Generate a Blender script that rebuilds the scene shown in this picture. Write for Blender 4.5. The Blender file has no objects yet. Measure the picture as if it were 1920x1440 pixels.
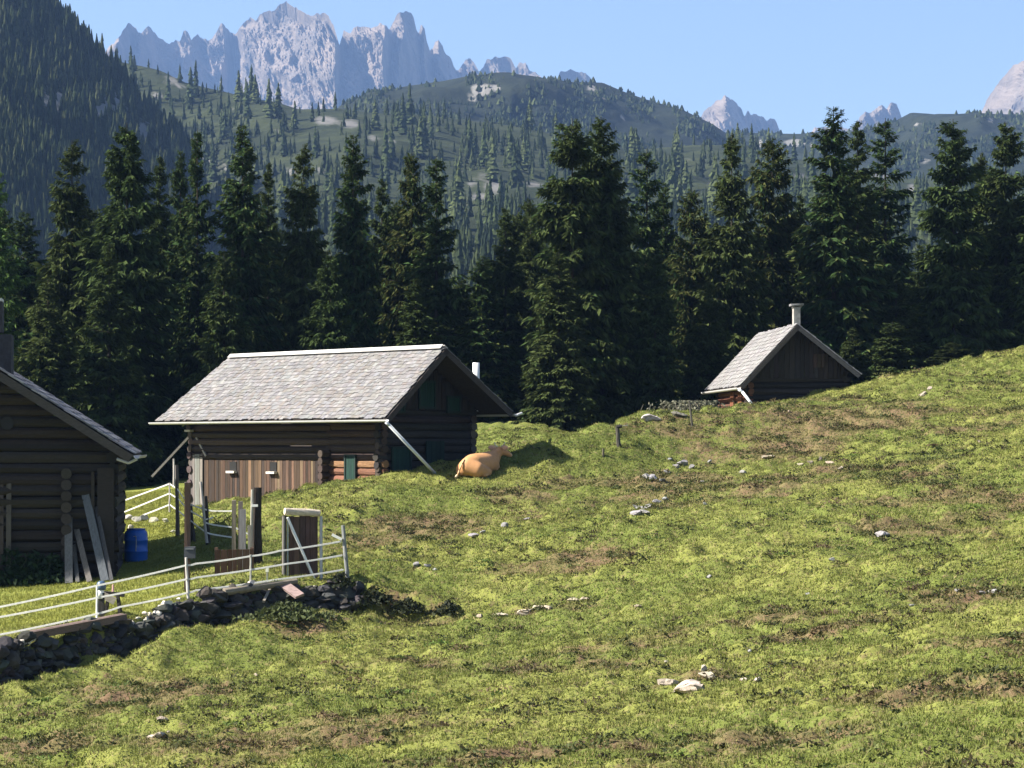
import bpy, bmesh, math, random
import numpy as np
from mathutils import Vector, Matrix, Euler

random.seed(7)
RNG = np.random.default_rng(11)
F, CX, HY = 4500.0, 960.0, 830.0          # focal length in photo pixels, centre column, horizon row
scene = bpy.context.scene
COL = scene.collection

# ------------------------------------------------------------------ helpers
def P(px, py, Y):
    return Vector(((px - CX) / F * Y, Y, (HY - py) / F * Y))

def tag(o, label=None, cat=None, group=None, kind=None):
    if label: o['label'] = label
    if cat: o['category'] = cat
    if group: o['group'] = group
    if kind: o['kind'] = kind
    return o

def empty(name, loc, rz=0.0):
    o = bpy.data.objects.new(name, None)
    COL.objects.link(o)
    o.location = loc
    o.rotation_euler = (0, 0, rz)
    o.empty_display_size = 0.3
    return o

def raw_mesh(name, V, FA, mat, parent=None, col=None, smooth=False, loc=None):
    """V (n,3) array, FA list of (m,k) arrays (all faces of one size per array)"""
    me = bpy.data.meshes.new(name)
    V = np.asarray(V, dtype=np.float32)
    if not isinstance(FA, list): FA = [FA]
    loops = np.concatenate([f.reshape(-1) for f in FA]).astype(np.int32)
    tot = np.concatenate([np.full(len(f), f.shape[1], dtype=np.int32) for f in FA])
    start = np.concatenate([[0], np.cumsum(tot)[:-1]]).astype(np.int32)
    me.vertices.add(len(V)); me.vertices.foreach_set('co', V.reshape(-1))
    me.loops.add(len(loops)); me.loops.foreach_set('vertex_index', loops)
    me.polygons.add(len(tot)); me.polygons.foreach_set('loop_start', start)
    me.polygons.foreach_set('loop_total', tot)
    me.polygons.foreach_set('use_smooth', np.full(len(tot), smooth, dtype=bool))
    if col is not None:
        a = me.attributes.new('Col', 'FLOAT_COLOR', 'POINT')
        c = np.ones((len(V), 4), dtype=np.float32); c[:, :col.shape[1]] = col
        a.data.foreach_set('color', c.reshape(-1))
    me.update(calc_edges=True); me.validate()
    me.materials.append(mat)
    o = bpy.data.objects.new(name, me)
    COL.objects.link(o)
    if parent is not None: o.parent = parent
    if loc is not None: o.location = loc
    return o

class MB:
    """collects simple solids into one mesh with a colour per solid"""
    def __init__(s): s.v = []; s.f = []; s.c = []
    def add(s, vs, fs, col=(1, 1, 1)):
        n = len(s.v); s.v += [tuple(v) for v in vs]; s.f += [tuple(i + n for i in f) for f in fs]
        s.c += [tuple(col)] * len(vs)
    def box(s, c, size, rot=None, col=(1, 1, 1), jit=0.0):
        c = Vector(c); h = Vector(size) / 2; vs = []
        for z in (-1, 1):
            for x, y in ((-1, -1), (1, -1), (1, 1), (-1, 1)):
                p = Vector((x * h.x, y * h.y, z * h.z))
                if jit: p += Vector((random.uniform(-jit, jit), random.uniform(-jit, jit), random.uniform(-jit, jit)))
                if rot is not None: p = rot @ p
                vs.append(c + p)
        s.add(vs, [(3, 2, 1, 0), (4, 5, 6, 7), (0, 1, 5, 4), (1, 2, 6, 5), (2, 3, 7, 6), (3, 0, 4, 7)], col)
    def bar(s, a, b, w, t, up=(0, 0, 1), col=(1, 1, 1), jit=0.0):
        a, b = Vector(a), Vector(b); d = b - a; L = d.length; d.normalize()
        y = Vector(up).cross(d)
        if y.length < 1e-4: y = Vector((1, 0, 0)).cross(d)
        y.normalize(); z = d.cross(y)
        R = Matrix((d, y, z)).transposed()
        s.box((a + b) / 2, (L, w, t), R, col, jit)
    def tube(s, a, b, r, r2=None, n=8, col=(1, 1, 1), wob=0.0):
        a, b = Vector(a), Vector(b); r2 = r if r2 is None else r2
        d = (b - a).normalized(); x = d.orthogonal().normalized(); y = d.cross(x); vs = []
        m = 1 if not wob else 4
        ph = random.random() * 6
        for k in range(m + 1):
            t = k / m; c = a.lerp(b, t); rr = r + (r2 - r) * t
            if wob and 0 < k < m: c = c + x * random.uniform(-wob, wob) + y * random.uniform(-wob, wob)
            for i in range(n):
                an = 2 * math.pi * i / n + ph
                q = rr * (1 + (random.uniform(-.12, .12) if wob else 0))
                vs.append(c + (x * math.cos(an) + y * math.sin(an)) * q)
        fs = []
        for k in range(m):
            for i in range(n):
                j = (i + 1) % n
                fs.append((k * n + i, k * n + j, (k + 1) * n + j, (k + 1) * n + i))
        fs += [tuple(range(n))[::-1], tuple(m * n + i for i in range(n))]
        s.add(vs, fs, col)
    def path(s, pts, r, n=8, col=(1, 1, 1)):
        for a, b in zip(pts[:-1], pts[1:]): s.tube(a, b, r, n=n, col=col)
    def lathe(s, prof, c=(0, 0, 0), n=24, col=(1, 1, 1)):
        vs = []; c = Vector(c)
        for r, z in prof:
            for i in range(n):
                a = 2 * math.pi * i / n; vs.append(c + Vector((r * math.cos(a), r * math.sin(a), z)))
        fs = []
        for k in range(len(prof) - 1):
            for i in range(n):
                j = (i + 1) % n; fs.append((k * n + i, k * n + j, (k + 1) * n + j, (k + 1) * n + i))
        fs += [tuple(range(n))[::-1], tuple((len(prof) - 1) * n + i for i in range(n))]
        s.add(vs, fs, col)
    def rock(s, c, size, seed, rz=0.0, col=(1, 1, 1), rough=0.25, lev=2):
        vs, fs = ico(lev); r = np.random.default_rng(seed)
        v = vs.copy()
        for _ in range(14):                                   # chop with random planes: facetted stone
            n = r.normal(size=3); n /= np.linalg.norm(n); d = r.uniform(.32, .8)
            k = v @ n; m = k > d; v[m] -= np.outer(k[m] - d, n)
        v += r.normal(size=v.shape) * .03 * rough * 4
        v = v * (np.array(size) / 2)
        ca, sa = math.cos(rz), math.sin(rz)
        v = np.stack([v[:, 0] * ca - v[:, 1] * sa, v[:, 0] * sa + v[:, 1] * ca, v[:, 2]], 1) + np.array(c)
        s.add([tuple(q) for q in v], fs, col)
    def build(s, name, mat, parent=None, smooth=False):
        me = bpy.data.meshes.new(name); me.from_pydata(s.v, [], s.f)
        a = me.attributes.new('Col', 'FLOAT_COLOR', 'POINT')
        c = np.ones((len(s.v), 4), dtype=np.float32); c[:, :3] = np.array(s.c, dtype=np.float32).reshape(-1, 3)
        a.data.foreach_set('color', c.reshape(-1))
        if smooth: me.polygons.foreach_set('use_smooth', np.ones(len(s.f), dtype=bool))
        me.update(); me.materials.append(mat)
        o = bpy.data.objects.new(name, me); COL.objects.link(o)
        if parent is not None: o.parent = parent
        return o

_ico = {}
def ico(lev):
    if lev not in _ico:
        bm = bmesh.new(); bmesh.ops.create_icosphere(bm, subdivisions=lev, radius=1.0)
        bm.verts.ensure_lookup_table()
        _ico[lev] = (np.array([v.co[:] for v in bm.verts]), [tuple(v.index for v in f.verts) for f in bm.faces]); bm.free()
    return _ico[lev]

def cjit(c, a=.15):
    k = 1 + random.uniform(-a, a)
    return tuple(max(0, x * k * (1 + random.uniform(-a, a) * .25)) for x in c)

# ------------------------------------------------------------------ noise
def _h(i, j, seed):
    n = (i.astype(np.int64) * 374761393 + j.astype(np.int64) * 668265263 + seed * 982451653) & 0x7fffffff
    n = ((n ^ (n >> 13)) * 1274126177) & 0x7fffffff
    n = (n ^ (n >> 16)) & 0xffffff
    return n / float(0xffffff)
def vnoise(x, y, seed=0):
    i = np.floor(x); j = np.floor(y); u = x - i; v = y - j
    u = u * u * u * (u * (u * 6 - 15) + 10); v = v * v * v * (v * (v * 6 - 15) + 10)
    a = _h(i, j, seed); b = _h(i + 1, j, seed); c = _h(i, j + 1, seed); d = _h(i + 1, j + 1, seed)
    return (a * (1 - u) + b * u) * (1 - v) + (c * (1 - u) + d * u) * v * 1.0
def fbm(x, y, seed=0, o=4, g=.5):
    t = 0; a = 1; s = 0
    for k in range(o):
        t = t + a * (vnoise(x, y, seed + k * 17) * 2 - 1); s += a; a *= g
        x, y = (x * .8 - y * .6) * 2.03 + 7.1, (x * .6 + y * .8) * 2.03 + 3.7
    return t / s

# ------------------------------------------------------------------ materials
def new_mat(name):
    m = bpy.data.materials.new(name); m.use_nodes = True
    nt = m.node_tree; b = nt.nodes['Principled BSDF']
    return m, nt, b
def N(nt, t, **k):
    n = nt.nodes.new(t)
    for a, v in k.items():
        if a in n.inputs: n.inputs[a].default_value = v
        else: setattr(n, a, v)
    return n
def mat_vc(name, rough=.8, scale=(6, 6, 6), amt=.35, bump=.0, bdist=.02, metal=0.0, spec=.3, detail=5, sheen=0, transl=0):
    m, nt, b = new_mat(name); L = nt.links
    at = N(nt, 'ShaderNodeAttribute', attribute_name='Col')
    tc = N(nt, 'ShaderNodeTexCoord'); mp = N(nt, 'ShaderNodeMapping'); mp.inputs['Scale'].default_value = scale
    L.new(tc.outputs['Object'], mp.inputs['Vector'])
    no = N(nt, 'ShaderNodeTexNoise'); no.inputs['Scale'].default_value = 1; no.inputs['Detail'].default_value = detail
    no.inputs['Roughness'].default_value = .65
    L.new(mp.outputs[0], no.inputs['Vector'])
    mr = N(nt, 'ShaderNodeMapRange'); mr.inputs[1].default_value = .25; mr.inputs[2].default_value = .75
    mr.inputs[3].default_value = 1 - amt; mr.inputs[4].default_value = 1 + amt
    L.new(no.outputs['Fac'], mr.inputs[0])
    mx = N(nt, 'ShaderNodeMix', data_type='RGBA', blend_type='MULTIPLY'); mx.inputs[0].default_value = 1
    L.new(at.outputs['Color'], mx.inputs[6]); L.new(mr.outputs[0], mx.inputs[7])
    L.new(mx.outputs[2], b.inputs['Base Color'])
    b.inputs['Roughness'].default_value = rough; b.inputs['Metallic'].default_value = metal
    b.inputs['Specular IOR Level'].default_value = spec
    if bump:
        bp = N(nt, 'ShaderNodeBump'); bp.inputs['Strength'].default_value = bump; bp.inputs['Distance'].default_value = bdist
        L.new(no.outputs['Fac'], bp.inputs['Height']); L.new(bp.outputs[0], b.inputs['Normal'])
    if transl:
        tr = N(nt, 'ShaderNodeBsdfTranslucent'); L.new(mx.outputs[2], tr.inputs['Color'])
        ms = N(nt, 'ShaderNodeMixShader'); ms.inputs[0].default_value = transl
        out = nt.nodes['Material Output']
        L.new(b.outputs[0], ms.inputs[1]); L.new(tr.outputs[0], ms.inputs[2]); L.new(ms.outputs[0], out.inputs['Surface'])
    return m

M = {}
M['wood_h'] = mat_vc('weathered wood', .85, (9, 9, 40), .4, .5, .01)
M['wood_v'] = mat_vc('weathered boards', .85, (30, 30, 2.5), .4, .4, .008)
M['shingle'] = mat_vc('larch shingles', .8, (25, 4, 25), .3, .3, .006)
M['metal'] = mat_vc('galvanised metal', .45, (3, 3, 3), .12, 0, metal=.0, spec=.5)
M['plain'] = mat_vc('matt paint', .7, (5, 5, 5), .15)
M['stone'] = mat_vc('limestone', .9, (7, 7, 7), .4, .7, .03)
M['needle'] = mat_vc('spruce needles', .9, (1.1, 1.1, 1.1), .5, 0, spec=.03, detail=3, transl=.15)
M['bark'] = mat_vc('bark', .95, (12, 12, 4), .4, .5, .02)
M['leaf'] = mat_vc('grass blades', .7, (.8, .8, .8), .25, 0, spec=.15, detail=3, transl=.25)
M['hide'] = mat_vc('cow hide', .65, (9, 9, 9), .12, .2, .01)
M['plastic'] = mat_vc('plastic', .35, (3, 3, 3), .08, 0, spec=.5)
M['tape'] = mat_vc('fence tape', .6, (9, 9, 9), .06, transl=.55)

# ------------------------------------------------------------------ terrain function
CT = []       # (X, Y, Z)
def cp(px, py, Y): p = P(px, py, Y); CT.append((p.x, p.y, p.z))
for a in [(0,1440,42),(400,1440,39.5),(960,1440,37),(1440,1440,34.5),(1920,1440,32),(-400,1440,45),(2400,1440,29),
          (150,1310,47.6),(400,1290,48),(700,1290,47.5),(1000,1290,46),(1290,1290,43.6),(1600,1290,41),(1900,1290,38.5),
          (-60,1335,48.3),(0,1318,49.2),(150,1262,51.2),(300,1225,53),(480,1215,53.6),(620,1180,55),
          (-60,1232,50.4),(0,1214,51),(150,1178,53.2),(300,1142,55.2),(400,1125,56.2),(500,1108,57),(600,1100,57.8),(655,1100,58),
          (760,1140,56.8),(860,1160,56),(1000,1140,57.5),(1200,1180,52.5),(1500,1110,54),(1500,1210,47),(1900,1130,49),
          (0,1185,54),(200,1130,57.6),(0,1130,59),(100,1078,63),(255,1058,65),(400,1060,63),(470,1065,62),(0,1070,66),
          (620,1050,62),(640,995,66.5),(800,1050,62.5),(1000,1050,61),(1250,1040,59.5),(1600,1010,59),(1900,960,60.5),
          (500,945,71),(600,925,71.6),(700,909,72.3),(820,890,73),(905,876,73.5),(965,882,73.6),(1010,848,75),(1100,815,78),
          (1150,800,80),(1230,790,82),(1300,782,83.5),(1400,766,84.5),(1480,758,85.2),(1600,733,86.5),(1700,708,87.5),(1800,688,88.5),(1920,655,89.5),(2150,600,91),
          (900,950,69.5),(1100,900,72),(1250,905,71),(1250,865,75.5),(1600,880,70),(1600,800,78.5),(1900,800,75),(1900,720,83),(1400,830,77.5),
          (400,957,76),(440,968,73.5),(330,1000,70),(300,960,76),(250,940,84),(220,965,77),(80,960,84)]:
    cp(*a)
CT += [(-9.92,79.9,-2.15),(-7.89,77.8,-1.88),(-6.06,75.8,-1.5),(-11.2,82,-2.3),(-6.5,82,-1.9),(-9,86,-2.0),(2.4,79.5,-.75),(0.5,80,-.9),(0.3,90,.62),(1.7,90,.52),(-1.2,93,.6),(3.4,88,.1),(5,90,-.6),(9,89,.9),(9.5,95,.4),(10,102,-.6),(14,93,1.7),(16,100,1.2),(18.5,98,2.3),
       (21,106,1.4),(-3,100,-.3),(3,102,-.8),(-12,96,-1.4),(-22,90,-2.0),(-25,110,-.8),(-10,115,-.6),(5,118,-.8),(20,122,0),(32,112,2),
       (-40,140,2),(-15,145,1),(10,145,0),(40,145,1),(-7,79,-1.5),(-3.5,76.5,-1.0),(-.8,77,-.9),
       (-8,0,-1.9),(0,0,-1.7),(8,0,-1.4),(-9,14,-3.3),(0,14,-3.1),(9,14,-2.7),(-11,27,-5.0),(0,27,-4.4),(10,27,-3.7),
       (-24,48,-5.6),(-22,62,-4.0),(-30,75,-3.0),(24,50,-1.2),(30,70,2.6),(36,90,6),(20,32,-2.9),(40,110,4),(-20,30,-6.2)]
CT = np.array(CT)
def _tps_fit(c):
    n = len(c); d = np.sqrt(((c[:, None, :2] - c[None, :, :2]) ** 2).sum(-1)) + 1e-9
    K = d * d * np.log(d) + np.eye(n) * .02
    Pm = np.concatenate([np.ones((n, 1)), c[:, :2]], 1)
    A = np.zeros((n + 3, n + 3)); A[:n, :n] = K; A[:n, n:] = Pm; A[n:, :n] = Pm.T
    return np.linalg.solve(A, np.concatenate([c[:, 2], np.zeros(3)]))
TW = _tps_fit(CT)
WTOP = [(-70, 1228, 50.2), (0, 1212, 50.8), (40, 1208, 51.4), (60, 1195, 51.7), (100, 1188, 52.3), (150, 1172, 53.0), (215, 1160, 53.8), (250, 1165, 54.2), (280, 1150, 54.6), (310, 1128, 55.0), (350, 1116, 55.5), (420, 1108, 56.3), (500, 1103, 56.9), (560, 1100, 57.3), (620, 1098, 57.8), (668, 1096, 58.1), (720, 1118, 58.0), (780, 1136, 57.8), (850, 1150, 57.6)]
WLX = np.array([(p - CX) / F * Y for p, q_, Y in WTOP]); WLY = np.array([Y for p, q_, Y in WTOP]); WLZ = np.array([(HY - q_) / F * Y for p, q_, Y in WTOP])
def wall_cut(x, y, z):
    # the terrace drops by the height of the dry stone wall; the ditch in front rises slowly to the slope
    yw = np.interp(x, WLX, WLY); zw = np.interp(x, WLX, WLZ); s = yw - y
    hg = np.interp(x, [WLX[0], WLX[10], WLX[15], WLX[17], WLX[18]], [1.05, .9, .8, .55, .2])
    side = np.clip((x - (WLX[0] - 6)) / 3, 0, 1) * np.clip((WLX[-1] + 1.6 - x) / 1.4, 0, 1)
    low = zw - hg + np.clip(s - 1.6, 0, 9) * .16
    k = np.clip((s - .05) / .35, 0, 1) * np.clip((7.0 - s) / 4.5, 0, 1) * side
    z = z + (np.minimum(z, low) - z) * k
    ter = np.clip((s + 2.5) / 2.2, 0, 1) * np.clip((.1 - s) / .2, 0, 1) * side   # terrace edge level with the wall top
    return z + (np.minimum(z, zw - .04) - z) * ter
def Hbase(x, y):
    x = np.asarray(x, float); y = np.asarray(y, float); sh = x.shape; x = x.reshape(-1); y = y.reshape(-1)
    out = np.empty(len(x)); n = len(CT)
    for s in range(0, len(x), 40000):
        xx = x[s:s + 40000]; yy = np.minimum(y[s:s + 40000], 150); xx = np.clip(xx, -60, 60)
        d = np.sqrt((xx[:, None] - CT[None, :, 0]) ** 2 + (yy[:, None] - CT[None, :, 1]) ** 2) + 1e-9
        out[s:s + 40000] = (d * d * np.log(d)) @ TW[:n] + TW[n] + TW[n + 1] * xx + TW[n + 2] * yy
    far = np.clip((y - 150) / 150, 0, 1)
    out = np.clip(out, -9, 9)
    out = wall_cut(x, y, out)
    out = out * (1 - far) - 14 * far
    return out.reshape(sh)
def smooth_mask(x, y):
    """1 on the rough alpine slope, small on the mown strip by the house"""
    px = CX + F * x / np.maximum(y, 5)
    m = 1 - np.clip((430 - px) / 160, 0, 1) * np.clip((y - 51.5 - (px / 480) * 4) / 3, 0, 1)
    return np.clip(m, .12, 1)
def Hdet(x, y, zb):
    near = np.clip((115 - y) / 20, 0, 1) * np.clip((y - 10) / 15, 0, 1)
    big = fbm(x / 4.2, y / 3.2, 5, 3) * .17
    # terracettes: cattle steps along the contour, tilted
    ph = (zb + fbm(x / 3.5, y / 3.5, 21, 3) * .55) / .42
    fr = ph - np.floor(ph)
    stp = (np.clip(fr * 5, 0, 1) - fr) * .15 * np.clip(vnoise(x / 2.6, y / 2.0, 71) * 2 - .35, 0, 1)
    sk = (x * .5 - y * .87); tus = (vnoise(x / .55, (y - .22 * x) / .36, 31) ** 3) * .2 + (vnoise(x / 1.9, (y - .22 * x) / 1.2, 33) ** 2) * .06 + fbm(x / .2, y / .16, 41, 2) * .035
    hol = -np.clip(vnoise(x / 1.3, (y - .25 * x) / .6, 61) - .7, 0, 1) * .4
    m = smooth_mask(x, y)
    return near * (big * (.35 + .65 * m) + (stp + tus + hol) * m)
def H(x, y):
    x = np.asarray(x, float); y = np.asarray(y, float)
    zb = Hbase(x, y)
    return zb + Hdet(x, y, zb)
def ground_at(px, py, lo=30, hi=125):
    Y = np.arange(lo, hi, .06); X = (px - CX) / F * Y; Z = (HY - py) / F * Y
    k = np.nonzero(Z <= H(X, Y))[0]
    i = k[0] if len(k) else len(Y) - 1
    return Vector((X[i], Y[i], float(H(X[i:i + 1], Y[i:i + 1])[0])))
def gz(x, y): return float(H(np.array([x]), np.array([y]))[0])

# ground patches of heath (brownish dwarf shrubs), in world metres
HEATH = []
for px, py, r, sx in [(1130,940,3.2,2.2),(1250,905,3,2),(780,985,2.2,2.2),(1480,850,3.4,2.2),(1640,800,3.5,2.4),(1560,900,2.6,2),(1850,930,2.6,2.2),
                  (300,1300,2.4,2.2),(420,1380,2.2,2.6),(200,1270,1.6,2),(760,1240,1.3,2.8),(1100,1240,1.2,2.6),(1290,1270,1.6,1.6),(1000,1150,1.5,2),(1650,1000,1.5,2.4),
                  (1860,1120,1.5,2),(1350,1380,1.6,2.4),(1680,1230,1.6,2.6),(900,1420,1.6,2.2),(1450,1160,1.6,2.6),(640,1380,1.6,2.2),(1800,1300,1.6,2.4),(60,1400,1.6,2),
                  (1050,1040,1.0,3.5),(560,1165,1.0,1.6),(1530,1190,1.2,2.4)]:
    g = ground_at(px, py); HEATH.append((g.x, g.y, r, sx))
def heath(x, y):
    t = np.zeros_like(x)
    for hx, hy, r, sx in HEATH:
        t = np.maximum(t, np.exp(-(((x - hx) / (sx * r * .62)) ** 2 + ((y - hy) / r) ** 2) * 1.2))
    n = fbm(x / 2.3, y / 1.5, 77, 4)
    return np.clip(t * .7 + n * .76 - .02, 0, 1) * np.clip((smooth_mask(x, y) - .3) * 2, 0, 1)

# ------------------------------------------------------------------ ground sheet
sc_ = np.linspace(-.238, .238, 720)
s_cols = np.concatenate([-np.geomspace(.6, .243, 16), sc_, np.geomspace(.243, .6, 16)])
rows = np.concatenate([np.arange(-40, 28, 4), np.arange(28, 32, .4), np.arange(32, 60, .085), np.arange(60, 95, .11), np.arange(95, 150, .6), np.arange(150, 400, 12), np.geomspace(400, 5500, 24)])
Yg = np.repeat(rows[:, None], len(s_cols), 1); Xg = s_cols[None, :] * np.maximum(Yg, 26)
Zg = H(Xg, Yg)
nr, nc = Yg.shape
idx = np.arange(nr * nc).reshape(nr, nc)
quads = np.stack([idx[:-1, :-1], idx[:-1, 1:], idx[1:, 1:], idx[1:, :-1]], -1).reshape(-1, 4)
hh = heath(Xg, Yg); lush = np.clip(fbm(Xg / 3.1, Yg / 2.2, 91, 3) * .9 + .45, 0, 1)
mown = 1 - smooth_mask(Xg, Yg)
gcol = np.stack([hh, lush, mown], -1).reshape(-1, 3)
def ground_mat():
    m, nt, b = new_mat('alpine pasture'); L = nt.links
    at = N(nt, 'ShaderNodeAttribute', attribute_name='Col'); sp = N(nt, 'ShaderNodeSeparateColor'); L.new(at.outputs['Color'], sp.inputs[0])
    tc = N(nt, 'ShaderNodeTexCoord')
    def noise(sc, d=5, r=.65, st=(1, 1, 1)):
        mp = N(nt, 'ShaderNodeMapping'); mp.inputs['Scale'].default_value = st; L.new(tc.outputs['Object'], mp.inputs[0])
        n = N(nt, 'ShaderNodeTexNoise'); n.inputs['Scale'].default_value = sc; n.inputs['Detail'].default_value = d; n.inputs['Roughness'].default_value = r
        L.new(mp.outputs[0], n.inputs['Vector']); return n.outputs['Fac']
    def ramp(fac, lo, hi):
        r = N(nt, 'ShaderNodeMapRange', interpolation_type='SMOOTHSTEP'); r.inputs[1].default_value = lo; r.inputs[2].default_value = hi
        L.new(fac, r.inputs[0]); return r.outputs[0]
    def mix(f, a, c):
        x = N(nt, 'ShaderNodeMix', data_type='RGBA')
        if isinstance(f, float): x.inputs[0].default_value = f
        else: L.new(f, x.inputs[0])
        for k, v in ((6, a), (7, c)):
            if isinstance(v, tuple): x.inputs[k].default_value = v + (1,)
            else: L.new(v, x.inputs[k])
        return x.outputs[2]
    def math_(op, a, c):
        x = N(nt, 'ShaderNodeMath', operation=op)
        for k, v in ((0, a), (1, c)):
            if isinstance(v, (int, float)): x.inputs[k].default_value = v
            else: L.new(v, x.inputs[k])
        return x.outputs[0]
    n1, n2, n3 = noise(1.3), noise(5.5), noise(16, 3)
    g = mix(ramp(math_('ADD', sp.outputs['Green'], math_('SUBTRACT', n1, .5)), .25, .75), G_MID, G_YEL)
    g = mix(ramp(n2, .52, .72), g, G_STRAW)
    g = mix(ramp(n3, .5, .68), g, G_DARK)  # fine dark flecks paint in the shadows between the tufts
    hfac = ramp(math_('ADD', sp.outputs['Red'], math_('MULTIPLY', math_('SUBTRACT', n2, .5), 1.2)), .22, .62)
    hcol = mix(ramp(n1, .35, .65), G_HEATH, G_HEATH2)
    hcol = mix(ramp(noise(9, 4), .45, .7), hcol, G_DARK)
    g = mix(hfac, g, hcol)
    g = mix(ramp(noise(26, 2), .62, .74), g, G_BARE)
    mo = mix(ramp(n1, .4, .65), G_MOWN, G_MID)
    g = mix(math_('MULTIPLY', sp.outputs['Blue'], .85), g, mo)
    L.new(g, b.inputs['Base Color']); b.inputs['Roughness'].default_value = .95; b.inputs['Specular IOR Level'].default_value = .1
    bp = N(nt, 'ShaderNodeBump'); bp.inputs['Strength'].default_value = .8; bp.inputs['Distance'].default_value = .06
    L.new(noise(11, 6, .75), bp.inputs['Height']); L.new(bp.outputs[0], b.inputs['Normal'])
    return m
G_MID = (.126, .153, .034); G_YEL = (.18, .195, .048); G_STRAW = (.215, .18, .08); G_DARK = (.045, .056, .018)
G_HEATH = (.15, .098, .06); G_HEATH2 = (.15, .128, .055); G_BARE = (.24, .185, .12); G_MOWN = (.24, .25, .055)
M['ground'] = ground_mat()
ground = raw_mesh('ground', np.stack([Xg, Yg, Zg], -1).reshape(-1, 3), quads, M['ground'], col=gcol, smooth=True)
tag(ground, kind='structure')

# ------------------------------------------------------------------ grass and dwarf shrubs (stuff)
def visible_sample(n, ymin, ymax):
    Y = np.sqrt(RNG.uniform(ymin ** 2, ymax ** 2, n)); s = RNG.uniform(-.232, .232, n)
    return s * Y, Y
def blades(n, ymin, ymax, nb, hmin, hmax, w, keep, colf, name, label):
    x, y = visible_sample(n, ymin, ymax)
    k = keep(x, y) > RNG.uniform(0, 1, n); x, y = x[k], y[k]; n = len(x)
    z = H(x, y) - .01
    c = colf(x, y)
    V = []; C = []
    for b in range(nb):
        az = RNG.uniform(0, 2 * np.pi, n); bx = x + RNG.normal(0, .045, n); by = y + RNG.normal(0, .045, n)
        h = RNG.uniform(hmin, hmax, n); lean = RNG.uniform(.1, .75, n) * h; la = RNG.uniform(0, 2 * np.pi, n)
        dx, dy = np.cos(az) * w * RNG.uniform(.6, 1.5, n), np.sin(az) * w * RNG.uniform(.6, 1.5, n)
        p0 = np.stack([bx - dx, by - dy, z], 1); p1 = np.stack([bx + dx, by + dy, z], 1)
        p2 = np.stack([bx + np.cos(la) * lean, by + np.sin(la) * lean, z + h], 1)
        V.append(np.stack([p0, p1, p2], 1)); cc = c * RNG.uniform(.78, 1.2, (n, 1)); C.append(np.repeat(cc[:, None], 3, 1))
    V = np.concatenate(V).reshape(-1, 3); C = np.concatenate(C).reshape(-1, 3)
    o = raw_mesh(name, V, np.arange(len(V)).reshape(-1, 3), M['leaf'], col=C)
    tag(o, label, 'grass', kind='stuff'); return o
def lerp(a, b, t): return np.array(a)[None] * (1 - t[:, None]) + np.array(b)[None] * t[:, None]
def gcolf(x, y):
    t = np.clip(fbm(x / 3.1, y / 2.2, 91, 3) * .9 + .45 + RNG.normal(0, .15, len(x)), 0, 1)
    c = lerp(G_MID, G_YEL, t) * 1.0
    h = np.clip(heath(x, y) * 1.4 - .2, 0, 1) * .65; c = c * (1 - h[:, None]) + np.array(G_HEATH2) * h[:, None]
    st = RNG.uniform(0, 1, len(x)) < .14; c[st] = np.array(G_STRAW)
    mo = 1 - smooth_mask(x, y); c = c * (1 - mo[:, None]) + np.array(G_MOWN) * mo[:, None]
    return c
def gkeep(x, y):
    k = np.clip(fbm(x / .9, y / .7, 13, 2) + .9, .55, 1) * (1 - heath(x, y) * .4)
    return k
blades(540000, 30, 90, 3, .025, .08, .012, gkeep, gcolf, 'meadow_grass', 'short tufted yellow green grass covering the alpine slope')

def clumps(n, ymin, ymax, nl, keep, name, label, cols, rad=(.12, .34), hgt=(.06, .18), leaf=.04):
    x, y = visible_sample(n, ymin, ymax)
    k = keep(x, y) > RNG.uniform(0, 1, n); x, y = x[k], y[k]; n = len(x)
    z = H(x, y)
    r = RNG.uniform(*rad, n); h = RNG.uniform(*hgt, n) * (r / np.mean(rad)) ** .5
    el = RNG.uniform(1.0, 2.0, n)
    u = RNG.uniform(0, 1, (n, nl)) ** .5; an = RNG.uniform(0, 2 * np.pi, (n, nl))
    top = np.sqrt(np.clip(1 - u ** 2, 0, 1)); vz = RNG.uniform(.25, 1, (n, nl)) * top
    lx = x[:, None] + u * np.cos(an) * r[:, None] * el[:, None]; ly = y[:, None] + u * np.sin(an) * r[:, None]
    lz = z[:, None] + vz * h[:, None] + .01 - .1 * u * h[:, None]
    c = np.stack([lx, ly, lz], -1).reshape(-1, 3); m = len(c)
    a = RNG.normal(size=(m, 3)); a /= np.linalg.norm(a, axis=1, keepdims=True)
    b = RNG.normal(size=(m, 3)); b -= a * (a * b).sum(1, keepdims=True); b /= np.linalg.norm(b, axis=1, keepdims=True)
    s = (RNG.uniform(.6, 1.4, m) * leaf)[:, None]
    V = np.stack([c - a * s, c + b * s * .5, c + a * s, c - b * s * .5], 1).reshape(-1, 3)
    ci = RNG.integers(0, len(cols), n); cc = np.array(cols)[ci] * RNG.uniform(.7, 1.3, (n, 1))
    C = np.repeat(cc, nl * 4, 0)
    o = raw_mesh(name, V, np.arange(len(V)).reshape(-1, 4), M['leaf'], col=C)
    tag(o, label, 'shrub', kind='stuff'); return o
clumps(7000, 30, 90, 46, lambda x, y: np.clip(heath(x, y) * 1.5 - .25, 0, 1) * np.clip(smooth_mask(x, y), 0, 1), 'ground_cover',
       'low dark heather and alpenrose cushions scattered over the slope',
       [(.06, .068, .022), (.1, .075, .04), (.05, .062, .02), (.11, .1, .04), (.085, .1, .03)])
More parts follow.
